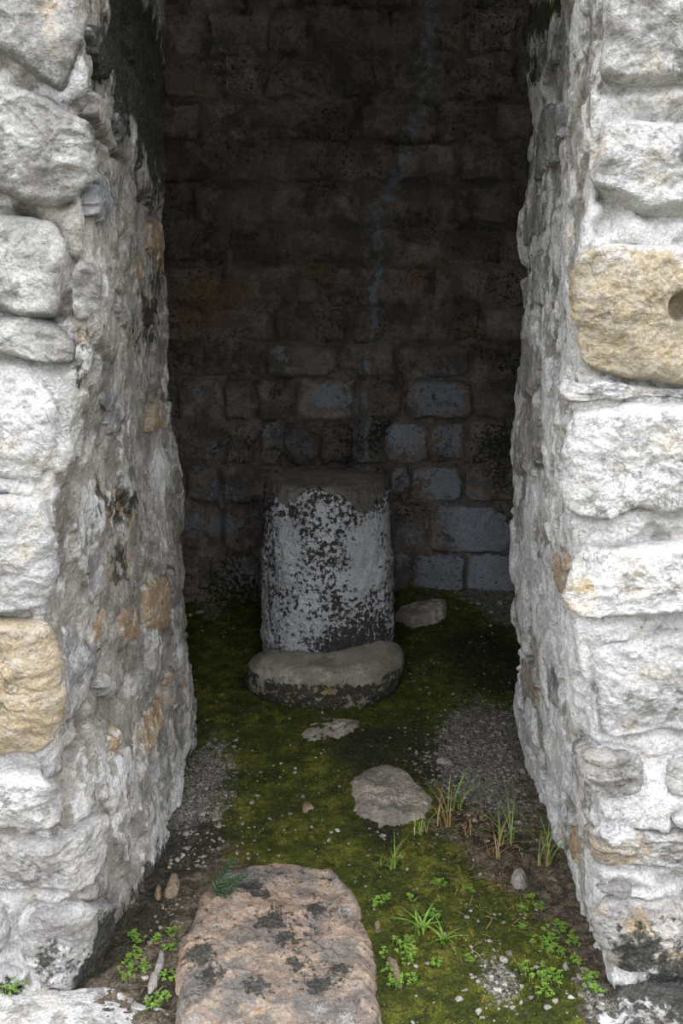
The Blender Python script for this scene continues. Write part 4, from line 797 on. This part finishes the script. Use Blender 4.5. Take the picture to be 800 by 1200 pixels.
def vault():
    V = [(-1.7, YN+LR-.1, 2.55), (-1.7, YN+LR+.5, 3.25), (-1.7, YB-.45, 3.25), (-1.7, YB+.15, 2.55), (-1.7, YB+.15, 3.5), (-1.7, YN+LR-.1, 3.5)]
    V += [(1.7, y, z) for _, y, z in V]; Q = [(0, 6, 7, 1), (1, 7, 8, 2), (2, 8, 9, 3), (3, 9, 10, 4), (4, 10, 11, 5), (5, 11, 6, 0), (0, 1, 2, 5), (2, 3, 4, 5), (6, 11, 8, 7), (8, 11, 10, 9)]
    link('ceiling', mesh('ceiling', V, Q, smooth=False), M['roof'], None, True, 'structure')
vault()

# ------------------------------------------------------------------ floor
def floor_full(x, y, m=None):
    P = np.stack([x, y, 0*x], -1); m = masks(P) if m is None else m
    return floor_z(x, y)+.006*fbm(P, 22, 3, .6)+.0035*ridge(P, 60, 2)+np.clip(m[:, 3], 0, 1)*.006*(1+ridge(P, 45, 2))+.002*fbm(P, 120, 2)
def floor():
    X = axis([(-1.6, -.66, .03), (-.66, .66, .0052), (.66, 1.6, .03)]); Y = axis([(.3, 1.1, .03), (1.1, 2.3, .0045), (2.3, 4.5, .007)])
    xx, yy = np.meshgrid(X, Y); x, y = xx.ravel(), yy.ravel(); P = np.stack([x, y, 0*x], -1); m = masks(P)
    z = floor_full(x, y, m)
    # plaster skirts at the foot of both jambs, damp dark soil elsewhere
    m[:, 3] += .12*sstep(3.0, 3.4, y)+.05
    m[:, 0] *= 1.2; m += np.array([.32, .15, .28, .4])[None]*np.stack([fbm(P+9*k+9, 3.5, 4) for k in range(4)], -1)
    link('floor', mesh('floor', np.c_[x, y, z], grid_quads(len(X), len(Y)), None, np.clip(m, 0, 1.2)), M['floor'], None, False, 'structure')
    V = [(-40, -40, -.06), (40, -40, -.06), (40, 30, -.06), (-40, 30, -.06)]
    link('ground', mesh('ground', V, [(0, 1, 2, 3)]), M['ground'], None, False, 'structure')
floor()
def floor_patch(name, poly, seed, mat, label=None, category=None, base=(0, 0, 0, 0), tint=(0, 0, 0), loc=None, **kw):
    d = patch('F', poly, seed, base=base, tint=tint, loc=loc or (lambda P: np.zeros((len(P), 4))), **kw)
    props = {}
    if label: props = dict(label=label, category=category)
    return link(name, mesh(name, *d[:5]), mat, None, True, None if label else 'structure', **props)
floor_patch('trim_2', PLINTH_L, 5, M['mortar'], H=.022, amp=.005, res=.007, rr=.03, back=.06, jit=.01, rough=.5, base=(.12, .5, 0, 0), loc=masks)
floor_patch('trim_3', PLINTH_R, 6, M['mortar'], H=.02, amp=.010, res=.007, rr=.03, back=.06, jit=.012, base=(.5, .45, 0, 0), loc=masks)

# ------------------------------------------------------------------ rocks in the floor
def pinkmask(P):
    m = np.zeros((len(P), 4)); f = fbm(P, 5, 3); m[:, 0] = .14+.25*f+.1*sstep(1.75, 1.5, P[:, 1]); m[:, 1] = .12-.2*fbm(P+7, 4, 3)+.38*sstep(1.85, 1.45, P[:, 1])
    for x, y, r in PINKSPOTS: m[:, 0] += .9*np.exp(-((P[:, 0]-x)**2+(P[:, 1]-y)**2)/r**2)
    m[:, 2] = .6*np.exp(-((P[:, 0]-PINKYELLOW[0])**2+(P[:, 1]-PINKYELLOW[1])**2)/.025**2); return np.clip(m, 0, 1.2)
def noisemask(a, b, c, d):
    return lambda P: np.clip(np.stack([a+.3*fbm(P, 6, 3), b+.3*fbm(P+5, 6, 3), c+.2*fbm(P+9, 6, 3), d+.2*fbm(P+3, 9, 3)], -1), 0, 1)
RK = {'pink': ('boulder', 'pink', 'large pinkish grey boulder with dark lichen spots embedded in the doorway floor', 'boulder', pinkmask, .018),
      'grey': ('rock', 'rock', 'rounded grey brown rock half buried between moss and grass', 'rock', noisemask(.2, .1, .1, 0), .012),
      'flat': ('flat_stone', 'rock', 'flat worn brown stone level with the moss before the crescent stone', 'stone', noisemask(.1, 0, .15, .25), .004),
      'ochre': ('rock', 'brownrock', 'small yellowish brown stone in moss beside the grey rock', 'rock', noisemask(.1, 0, .2, .15), .006),
      'shard': ('stone_shard', 'chip', 'upright pale grey stone shard between left jamb and pink boulder', 'stone', noisemask(.2, .2, 0, 0), .006),
      'brown': ('stone_shard', 'brownrock', None, 'stone', noisemask(.15, .1, 0, .05), .008),
      'lump': ('mortar_lump', 'chip', 'round pale pinkish lump of pitted mortar on the moss', 'rock', noisemask(.1, .1, .1, 0), .008),
      'chip': ('stone_chip', 'chip', None, 'stone', noisemask(.05, .1, .2, 0), .004),
      'soil': ('rock', 'brownrock', 'small soil coloured stone beside the left jamb foot', 'rock', noisemask(.25, 0, .1, .1), .006)}
LB = {'shard2': 'short buff stone shard against the right side of pink boulder', 'shard3': 'long buff stone shard in moss beside pink boulder',
      'chip': 'pale angular stone chip among seedlings at right jamb', 'chip2': 'thin pale stone flake behind the grass tuft on gravel'}
for i, (nm, poly, pr) in enumerate(ROCKS):
    n, mt, lb, ct, mk, amp = RK[pr['kind_']]; amp *= .55 if i == 0 else 1
    o = floor_patch(n, poly, 40+i, M[mt], LB.get(nm, lb), ct, loc=mk, H=pr['H'], amp=amp, res=.0055 if i < 3 else .004, rr=(.05, .06, .05)[i] if i < 3 else .02, jit=(.009 if i == 0 else .012) if i < 3 else .003, back=.05, tilt=.1, freq=9 if i < 3 else 16, cut=1)
    if pr['kind_'] == 'soil': o['group'] = 'soil coloured stones by the left jamb'

# ------------------------------------------------------------------ limewashed altar drum
def drum():
    cx, cy, nt_, nz = -.052, 3.705, 220, 170
    zs = np.linspace(-.03, .765, nz); prof = np.interp(zs, [-.03, .0, .08, .25, .45, .6, .68, .73, .75, .765], [.240, .244, .250, .254, .251, .244, .239, .233, .227, .214])
    th = np.linspace(0, 2*math.pi, nt_, endpoint=False); V = []
    rings = [(r, z) for r, z in zip(prof, zs)]+[(.214*k, .765+.009*(1-k*k)) for k in np.linspace(.93, .06, 16)]
    A = np.array([[(r*math.cos(t), r*math.sin(t), z) for t in th] for r, z in rings]).reshape(-1, 3)
    d = A.copy(); d[:, 2] = 0; L = np.linalg.norm(d, axis=1)[:, None]; d /= np.maximum(L, 1e-6); q = A*1.0
    up = sstep(.72, .77, A[:, 2]); dr = .014*fbm(q, 4, 3)+.007*fbm(q, 14, 4, .6)+.0028*ridge(q, 50, 2)+.003*terrace(fbm(q, 22, 3), 3)
    P = A+d*(dr*(1-up))[:, None]; P[:, 2] += up*(.012*fbm(q, 5, 3)+.006*fbm(q, 18, 3))
    lean = P[:, 2]*.012; P[:, 0] += cx-lean*.6; P[:, 1] += cy
    top = P[-nt_:].mean(0); n = len(P); V = np.vstack([P, top[None], [[cx, cy, -.03]]])
    j = np.arange(nt_); j2 = (j+1) % nt_; k = len(rings)
    Q = np.vstack([np.stack([r*nt_+j, r*nt_+j2, (r+1)*nt_+j2, (r+1)*nt_+j], -1) for r in range(k-1)])
    T = np.vstack([np.stack([(k-1)*nt_+j, (k-1)*nt_+j2, np.full(nt_, n)], -1), np.stack([j2, j, np.full(nt_, n+1)], -1)])
    x, z = V[:, 0]-cx, V[:, 2]; m = np.zeros((len(V), 4))
    edge = .70+.05*np.sin(x*9+1)+.035*fbm(V, 9, 3)-.05*np.exp(-((x-.12)/.09)**2)+.06*np.exp(-((x+.2)/.05)**2)
    m[:, 1] = 1.0-sstep(-.02, .02, z-edge)*1.2-.75*sstep(.2, .02, z)+.22*fbm(V, 8, 3)
    g = lambda a, b, sx, sz, s: s*np.exp(-((x-a)/sx)**2-((z-b)/sz)**2)
    m[:, 0] = .25+.2*fbm(V+5, 9, 3)+g(-.05, .56, .09, .12, .27)+g(.06, .6, .06, .08, .25)+g(.03, .40, .06, .15, .2)+g(.15, .22, .10, .14, .45)+g(.05, .15, .1, .08, .30)+g(-.02, .26, .09, .1, .12)+g(-.22, .5, .05, .3, .22)+g(-.13, .3, .06, .12, .12)-g(.1, .5, .06, .1, .15)-g(-.14, .55, .04, .15, .2)+g(-.15, .1, .1, .06, .1)
    m[:, 0] += .25*np.exp(-((z-edge+.02)/.03)**2)-.25*sstep(0, .04, z-edge)
    link('stone_altar', mesh('stone_altar', V, Q, T, np.clip(m, 0, 1.2)), M['column'], None, True, None,
         label='barrel shaped stone altar with flaking whitewash standing at the back of chamber', category='altar')
drum()
# ------------------------------------------------------------------ free lying blocks: stacked outlines
def block(name, poly, layers, seed, amp, mat, label, category, maskf, res=.007, tilt=(0, 0), cut=2, freq=8, group=None):
    o = outline(poly, res, .003, seed, cut); n = len(o); c = o.mean(0); V = []
    for s, z in layers: V.append(np.c_[c+s*(o-c), np.full(n, z)])
    V = np.vstack(V); dd = V[:, :2]-c; V[:, 2] += (dd@np.array(tilt))*sstep(0, .1, V[:, 2])
    k = len(layers); q = V+seed; nz = fbm(q, freq, 4, .5); D = np.c_[dd/np.maximum(np.linalg.norm(dd, axis=1), 1e-6)[:, None], np.full(len(V), .4)]
    V = V+D*(amp*nz)[:, None]; V = np.vstack([V, V[-n:].mean(0)[None], V[:n].mean(0)[None]])
    j = np.arange(n); j2 = (j+1) % n
    Q = np.vstack([np.stack([r*n+j, r*n+j2, (r+1)*n+j2, (r+1)*n+j], -1) for r in range(k-1)])
    T = np.vstack([np.stack([(k-1)*n+j, (k-1)*n+j2, np.full(n, k*n)], -1), np.stack([j2, j, np.full(n, k*n+1)], -1)])
    if (o[:, 0]*np.roll(o[:, 1], -1)-o[:, 1]*np.roll(o[:, 0], -1)).sum() < 0: Q, T = Q[:, ::-1], T[:, ::-1]
    ob = link(name, mesh(name, V, Q, T, np.clip(maskf(V), 0, 1.2)), mat, None, True, None, label=label, category=category)
    if group: ob['group'] = group
    return ob
def cresc_mask(V):
    z = V[:, 2]; m = np.zeros((len(V), 4)); side = 1-sstep(.098, .138, z+.015*fbm(V, 12, 3)); low = 1-sstep(.0, .07, z)
    m[:, 0] = side*(.60+.3*fbm(V, 9, 3))+.05*low; m[:, 2] = side*(.40+.3*fbm(V+4, 7, 3)); m[:, 3] = low*.55+side*.12+.1*fbm(V, 6, 2)*side; m[:, 1] = .15*side; return m
lay = [(.82, -.03), (.88, .0), (.955, .035), (.99, .065), (1.0, .095), (.99, .118), (.962, .135), (.915, .147), (.85, .155)]+[(s, .160+.008*(1-s)) for s in np.linspace(.76, .04, 16)]
lay = [(np.interp(t, range(len(lay)), [a for a, b in lay]), np.interp(t, range(len(lay)), [b for a, b in lay])) for t in np.arange(0, len(lay)-.99, .34)]
block('crescent_stone', [(-.36, 3.44), (-.335, 3.36), (-.26, 3.285), (-.13, 3.25), (.0, 3.245), (.11, 3.28), (.19, 3.355), (.23, 3.44), (.24, 3.56), (.20, 3.60), (.15, 3.55), (.05, 3.465), (-.05, 3.435), (-.15, 3.445), (-.24, 3.50), (-.33, 3.51)],
      lay, 3, .008, M['crescent'], 'low crescent shaped stone lying against the foot of the altar', 'stone', cresc_mask, tilt=(.03, 0))
lay2 = [(.95, -.03), (1.0, .0), (1.0, .055), (.985, .066), (.96, .071)]+[(s, .073) for s in (.85, .7, .5, .3, .1)]
block('flat_slab', SLAB, lay2, 8, .006, M['rock'], 'loose flat grey slab on the floor by the back wall beside the altar', 'slab', noisemask(0, .3, 0, 0), tilt=(.06, .1), cut=0)

# ------------------------------------------------------------------ pebbles and grit
def grown(p): p = np.array(p); c = p.mean(0); d = p-c; r = np.linalg.norm(d, axis=1)[:, None]; return c+d*(r+.014)/r
LYING = [grown(r[1]) for r in ROCKS]+[np.array(PLINTH_L), np.array(PLINTH_R)]
def fz(x, y):
    up = .02 if any(inside(np.array([[x, y]]), np.array(p))[0] for p in (PLINTH_L, PLINTH_R)) else 0
    return float(floor_full(np.array([x]), np.array([y]))[0])*(1 if not up else .6)+up
def nugget(rng, r):
    V = np.array([(0, 0, 1), (0, 0, -1)]+[(math.cos(a), math.sin(a), .35*s) for s in (1, -1) for a in np.arange(6)*math.pi/3+(.5 if s > 0 else 0)], float)
    V *= r*(1+.25*rng.normal(size=(14, 1)).clip(-1, 1)); V *= np.array([rng.uniform(.8, 1.3), rng.uniform(.7, 1.1), rng.uniform(.45, .8)])
    a = rng.uniform(0, 6.28); c, s = math.cos(a), math.sin(a); V[:, :2] = V[:, :2]@np.array([[c, -s], [s, c]])
    T = [(0, 2+i, 2+(i+1) % 6) for i in range(6)]+[(1, 8+(i+1) % 6, 8+i) for i in range(6)]
    for i in range(6): T += [(2+i, 8+i, 8+(i+1) % 6), (2+i, 8+(i+1) % 6, 2+(i+1) % 6)]
    return V, np.array(T)
rng = np.random.default_rng(9)
for x, y, px in PEB:
    r = px*.5*(y*.973+.34)/1166.7*1.05; V, T = nugget(rng, r); V += [x, y, fz(x, y)+r*.25]
    z_ = 0 if y > 3.9 else 1 if (1.8 < y < 1.96 and .27 < x < .42) else 2 if y < 1.95 and x > .42 else 6 if y < 1.95 and x > .2 else 3 if x < -.22 else 4 if x > .22 else 5
    lb, gp = [('pale pebble near the foot of the back wall', 'pebbles by the back wall'), ('pale angular chip in the small heap of chips on moss', 'heap of chips on the moss'), ('white pebble in the gravel at foot of right jamb', 'pebbles at the right jamb'),
              ('pale pebble on dark soil along the left jamb', 'pebbles along the left jamb'), ('pale pebble on gravel near the right jamb and grass', 'pebbles on the right gravel'), ('pale pebble lying on green moss between boulder and altar', 'pebbles on the moss'), ('pale pebble in moss in front of the heap of chips', 'pebbles before the chip heap')][z_]
    link('pebble', mesh('pebble', V, np.zeros((0, 4)), T, np.tile([0, .25, 0, 0], (len(V), 1)), smooth=False), M['chip'], None, True, None, label=lb, category='pebble', group=gp)
def grit():
    rng = np.random.default_rng(4); N = 42000; y = 1.2+3.2*rng.random(N)**1.2; x = rng.uniform(-.62, .66, N); P = np.stack([x, y, 0*x], -1); m = masks(P)
    dens = .045+.9*np.clip(m[:, 1], 0, 1)+.25*sstep(.1, .5, pn(P*6))*(1-np.clip(m[:, 3], 0, .8)); keep = rng.random(N) < dens*.6*(1-.65*sstep(2.9, 3.2, y))
    for poly in LYING: keep &= ~inside(P[:, :2], poly)
    keep &= (np.hypot(x+.052, y-3.705) > .27) & (np.abs(x+.055) > .02*0+np.where((y > 3.25) & (y < 3.6), .3, 0))
    jm = (y > 1.76) & (y < 3.12); keep &= ~jm | ((x > -.452) & (x < .548))
    x, y = x[keep], y[keep]; z = floor_full(x, y); VV, TT = [], []
    for i in range(len(x)):
        r = rng.gamma(2.2, .0011)+.0008; r = min(r, .008); V, T = nugget(rng, r); VV.append(V+[x[i], y[i], z[i]+r*.25]); TT.append(T+14*i)
    link('gravel', mesh('gravel', np.vstack(VV), np.zeros((0, 4)), np.vstack(TT), smooth=False), M['chip'], None, False, 'stuff', label='fine pale grit strewn over the mossy soil floor', category='gravel')
    return len(x)
grit()

def litter():
    rng = np.random.default_rng(12); VV, QQ = [], []; n = 0
    for cx, cy, sx, sy, k in ((.42, 2.35, .12, .22, 260), (.30, 2.15, .14, .2, 160), (.33, 2.52, .08, .06, 90), (-.42, 2.0, .06, .18, 50)):
        for _ in range(k):
            x, y = cx+rng.normal()*sx*.7, cy+rng.normal()*sy*.7
            if not -.45 < x < .545 or any(inside(np.array([[x, y]]), r)[0] for r in LYING): continue
            a = rng.uniform(0, 6.28); L = rng.gamma(3, .006)+.004; w = rng.uniform(.0004, .0011); z = fz(x, y)+.002; d = np.array([math.cos(a), math.sin(a), rng.normal()*.12]); t = np.array([-d[1], d[0], 0])
            p = np.array([x, y, z]); up = np.array([0, 0, w]); A, B, C = p-d*L/2, p+t*L*rng.normal()*.06, p+d*L/2
            VV += [A-t*w, A+t*w, B-t*w+up, B+t*w+up, C-t*w*.5, C+t*w*.5]; QQ += [(n, n+1, n+3, n+2), (n+2, n+3, n+5, n+4)]; n += 6
    link('plant_litter', mesh('plant_litter', VV, QQ), M['dry'], None, False, 'stuff', label='dry straw and twig litter strewn over soil near the grass', category='litter')
litter()
# ------------------------------------------------------------------ plants
def blade(rng, L, w, a, bend, base):
    """one grass blade: tapered folded strip curving outwards"""
    V, Q = [], []; n = 6; d = np.array([math.cos(a), math.sin(a)]); s = np.array([-d[1], d[0]])
    for i in range(n+1):
        t = i/n; r = L*bend*t*t; z = L*(t-.42*bend*t*t); ww = w*(1-t**1.5)+.0003
        p = base[:2]+d*r
        for k, off in ((-1, 0), (0, -.3*w), (1, 0)): V.append((*(p+s*ww*k), base[2]+z+off))
    for i in range(n):
        for k in (0, 1): Q.append((i*3+k, i*3+k+1, i*3+k+4, i*3+k+3))
    return V, Q
def tuft(x, y, L, nb, kind, lb, seed):
    rng = random.Random(seed); z = fz(x, y)+.002
    t = thing('grass_tuft', (x, y, z), lb, 'grass', 'grass tufts behind the moss')
    for k in range(int(nb*1.6)):
        a = rng.uniform(0, 6.28); l = L*rng.uniform(.55, 1.25)
        V, Q = blade(rng, l, .0012*rng.uniform(.8, 1.4), a, rng.uniform(.3, 1.15), np.array([x+rng.uniform(-.02, .02), y+rng.uniform(-.02, .02), z]))
        mt = M['grass'] if (kind == 'g' and rng.random() > .2) else M['dry']
        link('blade', mesh('blade', V, Q), mt, t)
for i, g in enumerate(GRASS): tuft(*g, seed=i+1)
def leafmesh(c, d, n, L, w):
    """small oval leaf: 10 faces, cupped"""
    d = d/np.linalg.norm(d); s = np.cross(n, d); s /= np.linalg.norm(s); V = []
    for t, ww in ((0, .15), (.3, .8), (.6, 1), (.85, .7), (1, .1)):
        for k in (-1, 0, 1): V.append(c+d*L*t+s*w*ww*k+n*(.12*L*abs(k)-.15*L*t*t))
    Q = [(i*3+k, i*3+k+1, i*3+k+4, i*3+k+3) for i in range(4) for k in (0, 1)]
    return np.array(V), np.array(Q)
def weed(x, y, S, zone, seed):
    rng = random.Random(seed); z = fz(x, y)+.002
    lb = ['seedling cluster against the right edge of the pink boulder', 'dense seedling patch in moss beyond the pale stone chip', 'seedling cluster in soil at the foot of the left jamb', 'tiny lone seedling in open moss',
          'seedling cluster between the chip heap and the pale stone chip', 'small sparse seedling in brown soil below the round mortar lump', 'seedling cluster at the foot of the right jamb by the gravel', 'seedling against the left edge of the pink boulder', 'seedling beside the pale upright shard at left', 'yellowish weed on the pale plinth at foot of left front'][zone]
    lb = ('bright green '+lb, lb)
    t = thing('seedling', (x, y, z), lb[0], 'plant', lb[1]); VV, QQ, SV, SQ = [], [], [], []; nv = sv = 0
    for k in range(int(5+S*220)):
        a = rng.uniform(0, 6.28); r = S*.55*math.sqrt(rng.random()); bx, by = x+r*math.cos(a), y+r*math.sin(a); hgt = S*rng.uniform(.12, .4)
        tip = np.array([bx+rng.uniform(-.006, .006), by+rng.uniform(-.006, .006), z+hgt])
        w = .0007; SV += [(bx-w, by, z-.004), (bx+w, by, z-.004), (tip[0]+w*.6, tip[1], tip[2]), (tip[0]-w*.6, tip[1], tip[2])]; SQ.append((sv, sv+1, sv+2, sv+3)); sv += 4
        a0 = rng.uniform(0, 6.28)
        for q in range(4):
            aa = a0+q*1.57+rng.uniform(-.3, .3); d = np.array([math.cos(aa), math.sin(aa), rng.uniform(-.1, .5)]); L = rng.uniform(.004, .0072)
            V, Q = leafmesh(tip-np.array([0, 0, .002*(q % 2)]), d, np.array([0, 0, 1.]), L, L*.42); VV.append(V); QQ.append(Q+nv); nv += len(V)
    link('leaves', mesh('leaves', np.vstack(VV), np.vstack(QQ)), M['leaf'], t, kind='stuff'); link('stems', mesh('stems', SV, SQ), M['leaf'], t, kind='stuff')
for i, g in enumerate(WEED): weed(*g, seed=100+i)
def leafy(x, y, L, seed):
    rng = random.Random(seed); z = fz(x, y); t = thing('broad_leaf_weed', (x, y, z), 'leafy weed with long bright green blades beside pink boulder', 'plant', 'long leaved weeds')
    for k in range(11):
        V, Q = blade(rng, L*rng.uniform(.6, 1.2), .0030*rng.uniform(.7, 1.2), rng.uniform(0, 6.28), rng.uniform(.7, 1.3), np.array([x+rng.uniform(-.012, .012), y+rng.uniform(-.012, .012), z])); link('leaf', mesh('leaf', V, Q), M['leaf'], t)
for i, g in enumerate(LEAFY): leafy(*g, seed=60+i)
def fern():
    x0, y0 = FERN[0][:2]; z = .044+fz(x0, y0); t = thing('fern_sprig', (x0, y0, z), 'dark green fern sprig lying over the edge of pink boulder', 'fern')
    for ex, ey, ez in ((.085, .035, .045), (.05, .075, .06)):
        a = np.array([x0, y0, z]); b = a+[ex, ey, ez]; d = b-a; up = np.array([0, -.3, 1.]); up /= np.linalg.norm(up); s = np.cross(up, d); s /= np.linalg.norm(s); w = .0012
        link('stem', mesh('stem', [a-s*w, a+s*w, b+s*w*.4, b-s*w*.4, a+up*w, b+up*w*.4], [(0, 1, 2, 3), (0, 4, 5, 3), (1, 2, 5, 4)]), M['fern'], t)
        for k in range(9):
            f = .15+.1*k; L = .034*(1-.75*f)
            for sg in (-1, 1):
                V, Q = leafmesh(a+d*f, s*sg+d/np.linalg.norm(d)*.8, up, L, .0035); link('leaflet', mesh('leaflet', V, Q), M['fern'], t)
fern()
def wallsprig():
    x, y, z = .79, YN-.03, .30; t = thing('wall_sprig', (x, y, z), 'small green leaf sprig growing from mortar crack of right jamb', 'plant')
    for k, (a, e) in enumerate(((2.6, .3), (3.4, -.2), (4.2, .5), (5.2, .1), (1.9, .9))):
        d = np.array([math.cos(a)*.7, -.6, e]); n = np.cross(np.cross(d, [0, -.5, 1]), d); n /= np.linalg.norm(n)
        V, Q = leafmesh(np.array([x, y, z]), d, n, .05, .011); link('leaf', mesh('leaf', V, Q), M['leaf'], t)
wallsprig()
